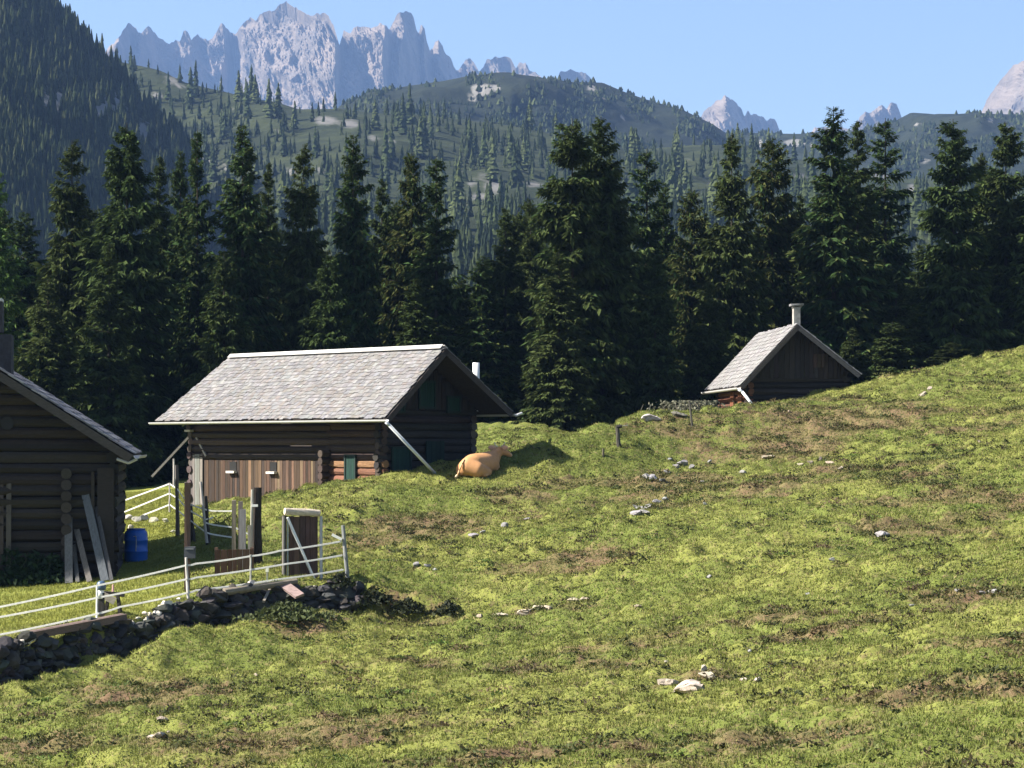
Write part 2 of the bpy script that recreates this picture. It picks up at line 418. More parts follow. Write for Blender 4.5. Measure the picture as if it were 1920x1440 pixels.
clumps(1500, 32, 88, 40, lambda x, y: np.clip(fbm(x / 2.5, y / 1.3, 55, 3) * 1.6 - .1, 0, 1) * np.clip(smooth_mask(x, y) * 1.5 - .5, 0, 1), 'ground_cover',
       'small bright green leafy herbs between the grass tufts', [(.09, .135, .03), (.11, .15, .035), (.07, .1, .025)], (.1, .26), (.03, .09), .04)

clumps(9500, 30, 90, 22, lambda x, y: np.clip(fbm(x / 1.6, y / 1.0, 58, 3) * 1.8 + .1, 0, 1) * np.clip(smooth_mask(x, y) * 1.6 - .6, 0, 1), 'ground_cover',
       'dark tough grass tufts and sedge between the paler grass', [(.035, .045, .016), (.05, .055, .02), (.06, .05, .025)], (.06, .2), (.06, .15), .036)

# ------------------------------------------------------------------ rocks
def rock_thing(px, py, wpx, hpx, label, group=None, col=(.44, .40, .34), seed=0):
    g = ground_at(px, py + hpx * .3); w = wpx / F * g.y * 1.18; h = max(hpx / F * g.y * 1.35, .09)
    mb = MB(); mb.rock((0, 0, 0), (w, max(w * .75, .18), h), seed, random.uniform(-.4, .4), cjit(col, .15), .3, 3 if wpx > 30 else 2)
    o = mb.build('rock', M['stone']); o.location = (g.x, g.y, g.z + h * .07)
    o.rotation_euler = (random.uniform(-.15, .15), random.uniform(-.15, .15), 0)
    tag(o, label, 'rock', group); return o
CL = {'a': ('broad pale slab rock, largest of the rocks low on the slope', None),
      'b': ('small pale rock beside the broad slab low on the slope', 'rocks round the broad slab'),
      'c': ('cream rock in the line of stones right of the shadowed bank', 'line of stones right of the shadowed bank'),
      'd': ('grey rock half sunk in grass below the barn and cow', 'rocks below the barn and cow'),
      'e': ('pale stone among the brown heath below the stone wall', 'stones in the heath below the wall'),
      'f': ('grey white limestone outcrop rock on the bank below the small hut', 'outcrop rocks on the bank below the hut'),
      'g': ('pinkish rock in the scatter on the upper right slope', 'rocks on the upper right slope'),
      'h': ('small pale rock on the lower right slope away from the slab', 'rocks on the lower right slope')}
for i, (k, px, py, w, h) in enumerate([('a',1292,1282,104,36),('b',1248,1276,44,18),('b',1330,1268,44,14),('b',1318,1252,16,20),('b',1398,1272,24,16),('b',1420,1276,20,10),('b',1250,1240,14,8),
        ('c',985,1146,54,16),('c',1030,1140,34,14),('c',940,1152,36,10),('c',1008,1138,30,12),('c',900,1155,22,8),('c',1075,1124,28,10),('c',1098,1122,20,12),('c',1195,1137,24,10),
        ('d',946,985,20,12),('d',892,1004,26,12),('d',990,972,22,8),('d',780,1058,26,10),('d',800,1060,20,8),('d',905,998,14,8),('d',815,1068,16,8),
        ('e',300,1350,28,9),('e',285,1382,22,10),('e',300,1380,26,13),('e',480,1270,14,6),('e',315,1372,12,8),
        ('f',1215,948,30,16),('f',1196,950,22,12),('f',1235,940,24,12),('f',1250,935,18,10),('f',1195,958,26,14),('f',1226,896,24,14),('f',1212,890,22,16),('f',1250,884,22,12),('f',1280,868,30,18),('f',1296,874,22,12),
        ('f',1268,872,16,10),('f',1330,866,12,10),('f',1240,898,16,8),('f',1318,902,14,8),('f',1390,885,18,10),('f',1255,860,12,8),('f',1322,945,16,8),('f',1208,962,24,8),
        ('g',1440,856,34,10),('g',1520,866,18,12),('g',1536,862,14,10),('g',1558,866,22,10),('g',1576,878,14,12),('g',1500,870,14,8),('g',1480,772,12,8),('g',1835,828,9,9),('g',1730,738,24,10),('g',1745,728,14,8),
        ('h',1652,1002,34,12),('h',1860,1108,26,12),('h',1838,1112,20,8),('h',1712,1134,18,8),('h',1330,1082,10,7),('h',1515,1112,10,7),('h',1795,1105,20,6),('h',1405,1222,10,6),('h',1560,1050,14,6),('h',1870,1110,16,10)]):
    lab, grp = CL[k]
    col = {'a': (.42, .37, .3), 'b': (.33, .29, .235), 'c': (.35, .295, .22), 'g': (.3, .25, .2), 'e': (.36, .31, .25)}.get(k, (.23, .225, .225))
    rock_thing(px, py, w, h, lab, grp, col, 100 + i)

# ------------------------------------------------------------------ log building helpers
DARK = (.045, .036, .03); LOGC = (.17, .085, .045); GREY = (.2, .185, .17); BOARD = (.12, .062, .034)
def shingle_slope(mb, p0, along, up, La0, Lu, expo=.24, wid=.17, th=.022, cols=((.36, .35, .35),), jit=.3, edge=0.03, taper=0.0):
    """courses of shingles; p0 = eave corner, along = unit vector on the eave, up = unit vector up the slope"""
    n = along.cross(up).normalized()
    if n.z < 0: n = -n
    k = int(Lu / expo)
    for r in range(k + 1):
        a = random.uniform(-.1, 0); La = La0 - taper * (r * expo / Lu)
        ext = random.uniform(-edge, edge)
        while a < La:
            w = wid * random.uniform(.6, 1.5); b = min(a + w, La + ext)
            if b - max(a, -ext) > .03:
                u0 = r * expo + random.uniform(-.035, .035); ln = min(expo * 1.35, Lu - r * expo + .02)
                if ln > .04:
                    c = p0 + along * ((max(a, -ext) + b) / 2) + up * (u0 + ln / 2) + n * (th * .5 + .012 + random.uniform(0, .01))
                    tilt = n * random.uniform(.01, .03)
                    d = (up * ln - tilt).normalized(); yv = n.cross(d).normalized(); zz = d.cross(yv)
                    R = Matrix((d, yv, zz)).transposed()
                    mb.box(c, (ln, b - max(a, -ext) - .006, th), R, cjit(random.choice(cols), jit))
            a += w
def log_course(mb, a, b, z0, z1, d, cols, over=0.0):
    """stack of round logs between plan points a and b (2D)"""
    a = Vector((a[0], a[1], 0)); b = Vector((b[0], b[1], 0)); t = (b - a).normalized()
    z = z0; k = 0
    while z < z1 - .02:
        c = cjit(cols(z) if callable(cols) else cols, .45)
        o = over + random.uniform(-.05, .06)
        mb.tube(a - t * o + Vector((0, 0, z + d / 2)), b + t * o + Vector((0, 0, z + d / 2)), d * .53, n=10, col=c, wob=.008)
        z += d; k += 1
def boards(mb, a, b, zb, ztop, w, th, cols, nrm):
    a = Vector((a[0], a[1], 0)); b = Vector((b[0], b[1], 0)); L = (b - a).length; t = (b - a) / L
    s = 0
    while s < L - .02:
        ww = min(w * random.uniform(.75, 1.25), L - s); m = a + t * (s + ww / 2)
        z1 = ztop(s + ww / 2) if callable(ztop) else ztop
        zb_ = zb + random.uniform(-.02, .02); z1 += random.uniform(-.015, .015)
        if z1 > zb_ + .05:
            R = Matrix((t, nrm, Vector((0, 0, 1)))).transposed()
            cc = random.choice(cols) if isinstance(cols, list) else cols
            mb.box(m + Vector((0, 0, (zb_ + z1) / 2)) + nrm * random.uniform(0, .012), (ww - .012, th, z1 - zb_), R, cjit(cc, .3))
        s += ww
def shuttered_window(parent, c, w, h, nrm, tng, name='window', frame=(.008, .022, .018), shut=(.009, .034, .027), sill=None):
    fr = MB(); R = Matrix((tng, nrm, Vector((0, 0, 1)))).transposed(); c = Vector(c)
    for sx in (-1, 1): fr.box(c + tng * sx * (w / 2) + nrm * .02, (.06, .06, h + .06), R, frame)
    for sz in (-1, 1): fr.box(c + Vector((0, 0, sz * (h / 2))) + nrm * .018, (w - .06, .055, .06), R, frame)
    fo = fr.build(name, M['plain'], parent)
    for sx in (-1, 1):
        s = MB(); n = 3; pw = (w - .06) / 2
        for i in range(n): s.box(c + tng * (sx * pw / 2 + (i - 1) * pw / n) + nrm * .012, (pw / n - .006, .03, h - .07), R, cjit(shut, .15))
        s.build('shutter', M['wood_v'], fo)
    if sill:
        s = MB(); s.box(c + Vector((0, 0, -h / 2 - .06)) + nrm * .06, (w + .14, .14, .05), R, sill); s.build('sill', M['wood_h'], fo)
    return fo

SH_COLS = [(.155, .15, .15), (.168, .166, .17), (.138, .134, .135), (.155, .147, .142), (.148, .148, .156), (.185, .181, .18), (.145, .132, .124), (.125, .122, .126)]
ZV = Vector((0, 0, 1)); XV = Vector((1, 0, 0)); YV = Vector((0, 1, 0))

# ------------------------------------------------------------------ the barn
O = P(722, 785, 72.0); ZB = -2.5                            # near eave corner; ground level at the low end
barn = empty('log_barn', (O.x, O.y, ZB), math.atan2(.677, .736))
tag(barn, 'long dark log barn with a silvery shingle roof and diagonal rain pipe', 'barn')
ez = O.z - ZB; rx, rz_ = 2.395, 2.912 - ZB; ex2, ez2 = 5.2, .95 - ZB; LB = 12.1
TP = .95                                                     # the ridge is shorter than the eaves at the far end
# roof: deck + shingles
roof = MB()
up1 = Vector((rx, 0, rz_ - ez)); L1 = up1.length; up1.normalize()
up2 = Vector((rx - ex2, 0, rz_ - ez2)); L2 = up2.length; up2.normalize()
n1 = Vector((-up1.z, 0, up1.x)); n2 = Vector((-up2.z, 0, up2.x)) * (1 if -up2.z > 0 else 1)
if n2.z < 0: n2 = -n2
for (x0, z0, upv, L_, nn) in ((0, ez, up1, L1, n1), (ex2, ez2, up2, L2, n2)):
    R = Matrix((upv, upv.cross(YV).cross(upv).normalized(), upv.cross(YV).normalized())).transposed()
    c = Vector((x0, LB / 2, z0)) + upv * (L_ / 2) - nn * .045
    q0 = Vector((x0, 0, z0)); q1 = q0 + upv * L_; pl = [q0, q1, q1 + YV * (LB - TP), q0 + YV * LB]
    roof.add([v - nn * .07 for v in pl] + [v - nn * .02 for v in pl], [(3, 2, 1, 0), (4, 5, 6, 7), (0, 1, 5, 4), (1, 2, 6, 5), (2, 3, 7, 6), (3, 0, 4, 7)], DARK)
ro = roof.build('roof', M['wood_h'], barn)
sh = MB(); shingle_slope(sh, Vector((0.0, 0, ez)), YV, up1, LB, L1 - .05, .165, .15, .02, cols=SH_COLS, jit=.11, taper=TP)
shingle_slope(sh, Vector((ex2, 0, ez2)), YV, up2, LB, L2 - .05, .3, .3, cols=SH_COLS, jit=.2, taper=TP)
sh.build('shingles', M['shingle'], ro)
rc = MB(); rc.box(Vector((rx - .07, (LB - TP) / 2, rz_ + .0)) + n1 * .055 , (.17, LB - TP - .1, .025), Matrix((up1, YV, n1)).transposed(), (.5, .485, .46)); 
rc.box(Vector((rx + .06, (LB - TP) / 2, rz_)) + n2 * .04, (.16, LB - TP - .1, .02), Matrix((up2, YV, n2)).transposed(), (.4, .39, .38))
rc.build('ridge_cap', M['metal'], ro)
for y in (-.02, LB + .02):
    for xe, ze, nn in ((0, ez, n1), (ex2, ez2, n2)):
        vg = MB(); vg.bar(Vector((xe, y, ze)) - nn * .1, Vector((rx, y - (TP if y > 1 else 0), rz_)) - nn * .1, .035, .17, nn, (.04, .033, .03)); vg.build('verge_board', M['wood_h'], ro)
# walls
wx0, wx1, wy0, wy1 = 1.1, 4.75, 1.5, LB - .6
LD = .235
wb = MB()
front_cols = lambda z: LOGC if z < 1.75 else (.055, .034, .025)  # upper logs coloured darker, painting in the shade under the eaves
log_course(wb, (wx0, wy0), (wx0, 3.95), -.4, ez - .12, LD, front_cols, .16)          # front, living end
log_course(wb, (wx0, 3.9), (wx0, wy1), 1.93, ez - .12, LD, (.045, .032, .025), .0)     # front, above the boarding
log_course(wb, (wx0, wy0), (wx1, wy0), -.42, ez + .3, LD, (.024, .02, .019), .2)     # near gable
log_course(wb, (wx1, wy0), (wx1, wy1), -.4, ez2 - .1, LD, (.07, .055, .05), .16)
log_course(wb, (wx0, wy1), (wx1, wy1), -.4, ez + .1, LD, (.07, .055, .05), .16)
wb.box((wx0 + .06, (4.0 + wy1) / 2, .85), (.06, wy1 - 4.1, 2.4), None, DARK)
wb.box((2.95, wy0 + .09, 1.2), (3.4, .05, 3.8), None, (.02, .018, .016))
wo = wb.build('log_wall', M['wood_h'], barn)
cross = MB()
for zi in range(11): cross.tube((wx0 - .42, 4.03, -.2 + zi * LD), (wx0 + .3, 4.03, -.2 + zi * LD), .12, n=9, col=cjit((.05, .036, .03), .2))
cross.build('log_ends', M['wood_h'], wo); cross = MB()
for zi in range(13): cross.tube((wx0 - .2, wy0 - .02 + (.0), -.42 + zi * LD), (wx0 - .02, wy0 - .02, -.42 + zi * LD), .11, n=9, col=cjit((.06, .045, .036), .2))
cross.build('log_ends', M['wood_h'], wo)
bd = MB(); boards(bd, (wx0 - .06, 4.18), (wx0 - .06, 10.75), -.6, 1.93, .14, .035, [(.058, .035, .022), (.07, .042, .026), (.042, .027, .018), (.125, .08, .05), (.03, .022, .018)], -XV)
bdo = bd.build('plank_wall', M['wood_v'], barn)
b2 = MB(); boards(b2, (wx0 - .1, 10.8), (wx0 - .1, 11.55), -.5, 2.1, .17, .035, (.13, .12, .115), -XV); b2.build('plank_wall', M['wood_v'], barn)['label'] = 'grey weathered planks at the low end'
for yy in (6.9, 9.1):
    op = MB(); op.box((wx0 - .075, yy, 1.72), (.05, .36, .3), None, (.008, .008, .008)); w_ = op.build('window', M['plain'], barn)
    s_ = MB(); s_.box((wx0 - .16, yy, 1.53), (.14, .44, .07), None, (.55, .52, .48)); s_.build('sill', M['wood_h'], w_)
shuttered_window(barn, (wx0 - .13, 2.85, 1.72), .5, .78, -XV, YV)
# gable triangle boards
def gtop(s):
    x = wx0 + s
    return (ez + (rz_ - ez) * x / rx if x < rx else rz_ - (rz_ - ez2) * (x - rx) / (ex2 - rx)) - .12
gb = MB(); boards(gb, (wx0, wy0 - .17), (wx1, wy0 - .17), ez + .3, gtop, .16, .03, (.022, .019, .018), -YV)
gb.build('gable_boards', M['wood_v'], barn)
shuttered_window(barn, (2.75, wy0 - .21, 4.0), .62, .82, -YV, XV)
shuttered_window(barn, (1.62, wy0 - .21, 3.66), .4, .42, -YV, XV)
shuttered_window(barn, (3.85, wy0 - .21, 3.7), .5, .48, -YV, XV)
shuttered_window(barn, (1.75, wy0 - .16, 1.95), .72, .8, -YV, XV)
dr = MB(); boards(dr, (2.75, wy0 - .17), (3.5, wy0 - .17), .9, 2.55, .2, .04, (.007, .02, .017), -YV); do = dr.build('door', M['wood_v'], barn)
hd = MB(); hd.tube((3.4, wy0 - .2, 1.75), (3.4, wy0 - .28, 1.75), .03, col=(.1, .1, .1)); hd.build('handle', M['metal'], do)
# gutter, pipes
gt = MB()
def gutter(mb, a, b, r, col):
    a, b = Vector(a), Vector(b); d = (b - a).normalized(); s = d.cross(ZV).normalized(); n = 9; vs = []
    for e in (a, b):
        for rr in (r, r * .86):
            for i in range(n):
                an = math.pi * i / (n - 1); vs.append(e + s * math.cos(an) * rr - ZV * math.sin(an) * rr)
    fs = []
    for i in range(n - 1):
        fs += [(i, i + 1, 2 * n + i + 1, 2 * n + i), (n + i, 3 * n + i, 3 * n + i + 1, n + i + 1), (i, n + i, n + i + 1, i + 1), (2 * n + i, 2 * n + i + 1, 3 * n + i + 1, 3 * n + i)]
    fs += [(0, 2 * n, 3 * n, n), (n - 1, 2 * n - 1, 4 * n - 1, 3 * n - 1)]
    mb.add(vs, fs, col)
gutter(gt, (-.07, -.18, ez - .03), (-.07, LB + .25, ez - .04), .075, (.5, .5, .5))
go = gt.build('gutter', M['metal'], barn)
dp = MB(); dp.path([(-.07, -.12, ez - .1), (.0, -.2, ez - .2), (1.83, -.36, -.97 - ZB - .1)], .05, 10, (.55, .58, .62)); dp.build('downpipe', M['metal'], barn, True)
g2 = MB(); gutter(g2, (ex2 + .07, -.1, ez2 - .05), (ex2 + .07, LB, ez2 - .05), .07, (.5, .5, .5)); g2.path([(ex2 + .07, -.05, ez2 - .1), (ex2 + .35, -.05, ez2 - .02)], .04, 8, (.5, .5, .5))
g2.build('gutter', M['metal'], barn)
fl = MB(); fl.tube((5.0, 1.5, 1.0 - ZB), (5.0, 1.5, 2.55 - ZB), .11, n=14, col=(.7, .7, .7)); fl.build('flue_pipe', M['metal'], barn, True)
st = MB()
st.bar((wx0 - .05, 11.6, 2.75), (.1, 12.5, 1.35), .07, .07, col=(.3, .28, .26)); st.bar((wx0 - .05, 11.3, 2.75), (wx0 - .1, 10.6, 2.05), .07, .07, col=(.3, .28, .26))
st.box((wx0 - .25, 11.4, 2.9), (.16, .3, .07), None, (.45, .43, .4))
st.build('brace', M['wood_h'], barn)

# ------------------------------------------------------------------ the small hut
O2 = P(1388, 724, 86.0); zb2 = .7
hut = empty('small_hut', (O2.x, O2.y, zb2), math.atan2(.075, .997))
tag(hut, 'small dark timber hut with chimney half hidden behind the grassy crest', 'hut')
e1 = O2.z - zb2; hx, hz = 2.08, 4.25 - zb2; e2x, e2z = 4.38, 2.45 - zb2; LH = 8.1
u1 = Vector((hx, 0, hz - e1)); l1 = u1.length; u1.normalize(); u2 = Vector((hx - e2x, 0, hz - e2z)); l2 = u2.length; u2.normalize()
m1 = Vector((-u1.z, 0, u1.x)); m2 = Vector((-u2.z, 0, u2.x)); m2 = -m2 if m2.z < 0 else m2
r_ = MB()
for (x0, z0, uv, ll, nn) in ((0, e1, u1, l1, m1), (e2x, e2z, u2, l2, m2)):
    r_.box(Vector((x0, LH / 2, z0)) + uv * (ll / 2) - nn * .045, (ll, LH, .05), Matrix((uv, YV, nn)).transposed(), DARK)
rr = r_.build('roof', M['wood_h'], hut)
s_ = MB(); shingle_slope(s_, Vector((0, 0, e1)), YV, u1, LH, l1, .22, .22, cols=[(.19, .185, .185), (.205, .2, .198), (.17, .166, .17)], jit=.12)
shingle_slope(s_, Vector((e2x, 0, e2z)), YV, u2, LH, l2, .3, .3, cols=[(.33, .32, .33)], jit=.12); s_.build('shingles', M['shingle'], rr)
v_ = MB(); v_.bar(Vector((e2x, -.02, e2z)) - m2 * .08, Vector((hx, -.02, hz)) - m2 * .08, .035, .16, m2, (.07, .068, .07)); v_.build('verge_board', M['wood_h'], rr); v_ = MB(); v_.bar(Vector((0, -.02, e1)) - m1 * .08, Vector((hx, -.02, hz)) - m1 * .08, .035, .14, m1, (.05, .045, .04)); v_.build('verge_board', M['wood_h'], rr)
w_ = MB(); ax0, ax1, ay0, ay1 = .5, 3.95, .75, LH - .6
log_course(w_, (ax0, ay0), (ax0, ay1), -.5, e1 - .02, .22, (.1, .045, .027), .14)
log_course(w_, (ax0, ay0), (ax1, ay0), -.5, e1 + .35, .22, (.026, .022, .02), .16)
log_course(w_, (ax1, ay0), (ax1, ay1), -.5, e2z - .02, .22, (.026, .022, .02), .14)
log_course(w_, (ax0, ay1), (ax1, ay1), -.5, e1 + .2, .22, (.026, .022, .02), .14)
w_.box((2.2, ay0 + .1, .3), (3.1, .05, 2.4), None, (.02, .018, .016)); w_.box((ax0 + .09, 4.2, .3), (.05, 6.2, 1.9), None, (.02, .015, .012))
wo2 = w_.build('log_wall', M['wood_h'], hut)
gt2 = lambda s: (e1 + (hz - e1) * (ax0 + s) / hx if ax0 + s < hx else hz - (hz - e2z) * (ax0 + s - hx) / (e2x - hx)) - .1
g_ = MB(); boards(g_, (ax0, ay0 - .15), (ax1, ay0 - .15), e1 + .3, gt2, .17, .03, (.028, .023, .021), -YV); g_.build('gable_boards', M['wood_v'], hut)
d_ = MB(); boards(d_, (2.75, ay0 - .2), (3.2, ay0 - .2), 2.0, 2.5, .15, .03, (.04, .028, .022), -YV); d_.build('hatch', M['wood_v'], hut)
for yy in (2.2, 3.9):
    p_ = MB(); p_.box((ax0 - .13, yy, .55), (.05, .8, 1.3), None, (.15, .055, .028)); p_.build('shutter', M['wood_v'], hut)
g_ = MB(); gutter(g_, (-.06, -.05, e1 - .05), (-.06, LH + .15, e1 - .05), .085, (.5, .49, .48)); g_.build('gutter', M['metal'], hut)
g_ = MB(); g_.path([(-.06, 0, e1 - .12), (.05, -.1, e1 - .2), (.62, -.25, e1 - .95)], .05, 10, (.66, .68, .7)); g_.build('downpipe', M['metal'], hut, True)
c_ = MB(); c_.box((hx + .1, .75, hz + .18), (.24, .3, .95), None, (.3, .285, .26)); co = c_.build('chimney', M['stone'], hut)
c_ = MB(); c_.box((hx + .1, .75, hz + .73), (.46, .46, .07), None, (.2, .2, .2), .012)
for sx in (-1, 1): c_.box((hx + .1 + sx * .12, .75, hz + .66), (.06, .3, .07), None, (.2, .19, .18))
c_.build('chimney_cap', M['stone'], co)

# ------------------------------------------------------------------ the house at the left edge
O3 = P(250, 852, 61.5); zb3 = -3.6
a3 = math.atan2(.129, .9916)
house = empty('log_house', (O3.x, O3.y, zb3), a3)
tag(house, 'dark log house cut by the picture edge, shaded gable and leaning planks', 'house')
e3 = O3.z - zb3; run3 = 5.4; rise3 = run3 * .639; L3 = 8.0
q = Vector((-run3, 0, rise3)); lq = q.length; q.normalize(); nq = Vector((q.z, 0, -q.x)); nq = -nq if nq.z < 0 else nq
q2 = Vector((run3, 0, rise3)).normalized(); nq2 = Vector((-q2.z, 0, q2.x))
r_ = MB()
r_.box(Vector((0, L3 / 2, e3)) + q * (lq / 2) - nq * .05, (lq, L3, .06), Matrix((q, YV, nq)).transposed(), DARK)
r_.box(Vector((-2 * run3, L3 / 2, e3)) + q2 * (lq / 2) - nq2 * .05, (lq, L3, .06), Matrix((q2, YV, nq2)).transposed(), DARK)
rr3 = r_.build('roof', M['wood_h'], house)
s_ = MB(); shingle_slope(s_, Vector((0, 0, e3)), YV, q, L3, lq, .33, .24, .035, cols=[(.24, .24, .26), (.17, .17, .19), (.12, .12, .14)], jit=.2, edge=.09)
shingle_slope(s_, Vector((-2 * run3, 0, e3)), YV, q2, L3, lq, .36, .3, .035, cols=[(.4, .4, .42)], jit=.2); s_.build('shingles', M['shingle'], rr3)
v_ = MB(); v_.bar(Vector((0, -.03, e3)) - nq * .13, Vector((-run3, -.03, e3 + rise3)) - nq * .13, .04, .2, nq, (.05, .045, .042)); v_.build('verge_board', M['wood_h'], rr3); v_ = MB()
v_.bar(Vector((-2 * run3, -.03, e3)) - nq2 * .13, Vector((-run3, -.03, e3 + rise3)) - nq2 * .13, .04, .2, nq2, (.05, .045, .042)); v_.build('verge_board', M['wood_h'], rr3)
g_ = MB(); gutter(g_, (.09, -.1, e3 - .03), (.09, L3, e3 - .05), .085, (.36, .38, .4)); g_.path([(.09, .05, e3 - .12), (-.12, .12, e3 - .22), (-.42, .2, e3 - .12)], .04, 8, (.36, .38, .4)); g_.build('gutter', M['metal'], house)
w_ = MB(); hx0, hx1, hy0, hy1 = -10.2, -.56, .75, 7.4
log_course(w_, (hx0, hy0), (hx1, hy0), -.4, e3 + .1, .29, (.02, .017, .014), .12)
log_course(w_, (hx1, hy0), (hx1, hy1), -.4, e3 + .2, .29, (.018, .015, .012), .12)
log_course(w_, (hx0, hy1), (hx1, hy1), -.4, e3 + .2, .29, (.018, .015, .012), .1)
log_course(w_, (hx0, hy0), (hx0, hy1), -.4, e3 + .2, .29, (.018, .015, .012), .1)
w_.box(((hx0 + hx1) / 2, hy0 + .12, 1.6), (hx1 - hx0 - .2, .05, 4.2), None, (.02, .018, .015))
z = e3 + .1
while z < e3 + rise3 - .5:                                     # gable logs shorten towards the ridge
    half = (e3 + rise3 - .35 - z) / .639
    w_.tube((-run3 - half, hy0, z + .145), (-run3 + half, hy0, z + .145), .152, n=10, col=cjit((.024, .02, .014), .3), wob=.008); z += .29
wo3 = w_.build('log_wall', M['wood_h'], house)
c_ = MB()
for xx in (-1.72, ):
    for zi in range(11): c_.tube((xx, hy0 - .3, -.1 + zi * .29), (xx, hy0 + .2, -.1 + zi * .29), .14, n=9, col=cjit((.04, .034, .03), .2))
c_.build('log_ends', M['wood_h'], wo3); c_ = MB()
c_.box((-.72, hy0 - .2, 1.4), (.42, .12, 3.1), None, (.026, .022, .02)); c_.box((-1.05, hy0 - .19, 2.0), (.08, .1, 1.7), None, (.03, .025, .02))
c_.build('corner_post', M['wood_h'], wo3)
op = MB(); op.lathe([(.02, 0), (.17, .0), (.17, .05), (.02, .05)], (0, 0, 0), 16, (.012, .012, .012)); oo = op.build('gable_opening', M['plain'], house); oo.rotation_euler = (math.pi / 2, 0, 0); oo.location = (-3.22, hy0 - .13, 4.1)
c_ = MB(); c_.box((-3.62, 1.6, e3 + 3.62 * .639 + .25), (.92, .8, 1.1), None, (.03, .032, .038)); co = c_.build('chimney', M['stone'], house)
c_ = MB(); c_.box((-3.78, 1.6, e3 + 3.78 * .639 + 1.15), (.76, .5, .8), None, (.035, .035, .038)); c_.box((-3.78, 1.6, e3 + 3.78 * .639 + 1.6), (.74, .62, .07), None, (.5, .5, .48)); c_.build('chimney_cap', M['stone'], co)
def hp(px, py, Y): return P(px, py, Y)
# planks and poles leaning on the house (each a thing)
def plank(name, a, b, w, t, col, label, cat, group=None, mat='wood_v', up=(0, 1, 0)):
    mb = MB(); a = Vector(a); b = Vector(b); c = (a + b) / 2; mb.bar(a - a, b - a, w, t, up, (1, 1, 1), .006)
    mb.c = [cjit(col, .1)] * len(mb.v)
    o = mb.build(name, M[mat]); o.location = a; tag(o, label, cat, group); return o
for (x0, y0, x1, y1, w, col, lab) in [(129, 1082, 128, 960, .2, (.1, .1, .105), 'upright pale grey plank against the house, left of the leaning ones'),
                          (168, 1078, 143, 990, .15, (.1, .095, .085), 'short buff plank leaning between the upright one and the tall grey one'),
                          (197, 1072, 160, 925, .2, (.1, .11, .125), 'tall blue grey plank leaning by the house corner'),
                          (209, 1070, 181, 950, .1, (.07, .07, .075), 'thin dark plank leaning closest to the house corner'),
                          (146, 1078, 138, 1015, .1, (.08, .078, .075), 'stubby grey plank between the upright one and the buff one'),
                          (3, 1016, 3, 893, .11, (.05, .04, .035), 'brown upright pole on the house wall at the picture edge'),
                          (16, 1012, 17, 895, .13, (.075, .066, .06), 'grey upright pole on the house wall beside the brown pole')]:
    yb = 61.2 if x0 > 50 else 61.6; yt = 62.0 if x0 > 50 else 61.75
    a = P(x0, y0, yb); a.z = min(a.z, gz(a.x, a.y) + .02) if x0 > 50 else gz(a.x, a.y)
    plank('leaning_plank', a, P(x1, y1, yt), w, .045, col, lab, 'plank', 'planks leaning on the house')
# nettles at the foot of the house
mb_n = []; 
def leafy(name, centre, rx_, ry_, h, n, col, label, cat, kind=None, leaf=.09, group=None):
    r = np.random.default_rng(int(abs(centre[0] * 100)) + n)
    x = r.normal(0, rx_ * .5, n); y = r.normal(0, ry_ * .5, n); d = np.sqrt((x / rx_) ** 2 + (y / ry_) ** 2)
    z = r.uniform(0, 1, n) * h * np.clip(1.1 - d * .8, .15, 1)
    c = np.stack([x, y, z], 1)
    a = r.normal(size=(n, 3)); a[:, 2] -= .3; a /= np.linalg.norm(a, axis=1, keepdims=True); b = r.normal(size=(n, 3)); b -= a * (a * b).sum(1, keepdims=True); b /= np.linalg.norm(b, axis=1, keepdims=True)
    s = (r.uniform(.6, 1.4, n) * leaf)[:, None]
    V = np.stack([c - a * s, c + b * s * .5, c + a * s, c - b * s * .5], 1).reshape(-1, 3)
    C = np.repeat(np.array(col)[None] * r.uniform(.6, 1.4, (n, 1)), 4, 0)
    cr = raw_mesh('foliage', V, np.arange(4 * n).reshape(-1, 4), M['leaf'], col=C)
    st = MB()
    for k in range(7):
        xx, yy = r.normal(0, rx_ * .35), r.normal(0, ry_ * .35); st.tube((xx * .05, yy * .05, -.1), (xx, yy, h * .7), .012, .006, 5, (.06, .07, .03))
    t = empty(name, centre); cr.parent = t; st.build('stem', M['bark'], t); tag(t, label, cat, group, kind); return t
for px, w, h in ((20, .8, 1.0), (62, .7, .9), (98, .6, .75)):
    g = P(px, 1080, 61.6); leafy('nettle_patch', (g.x, g.y, gz(g.x, g.y)), w, .4, h, 700, (.016, .034, .012),
        {20: 'tall nettle clump at the house foot by the picture edge', 62: 'middle nettle clump at the foot of the house wall', 98: 'low nettle clump at the house foot beside the upright plank'}[px], 'nettles', group='nettles along the house wall')

# ------------------------------------------------------------------ blue barrel
g = ground_at(255, 1052); bz = gz(g.x, g.y)
bar = empty('plastic_barrel', (g.x, g.y, bz - .02)); tag(bar, 'blue plastic barrel standing in the grass beside the house corner', 'barrel')
pr = [(.26, 0), (.3, .02), (.315, .06), (.315, .26), (.327, .27), (.327, .31), (.315, .32), (.315, .56), (.327, .57), (.327, .61), (.315, .62), (.312, .76), (.29, .83), (.25, .86), (.24, .875)]
b_ = MB(); b_.lathe(pr, (0, 0, 0), 32, (.018, .11, .46)); b_.build('drum', M['plastic'], bar, True)
b_ = MB(); b_.lathe([(.245, .865), (.255, .87), (.255, .9), (.24, .91)], (0, 0, 0), 32, (.015, .06, .3)); b_.build('lid', M['plastic'], bar, True)
b_ = MB(); b_.path([(-.02, -.322, .70), (.05, -.325, .71), (.06, -.33, .55), (.05, -.33, .3)], .012, 6, (.55, .55, .55)); b_.build('rope', M['tape'], bar)

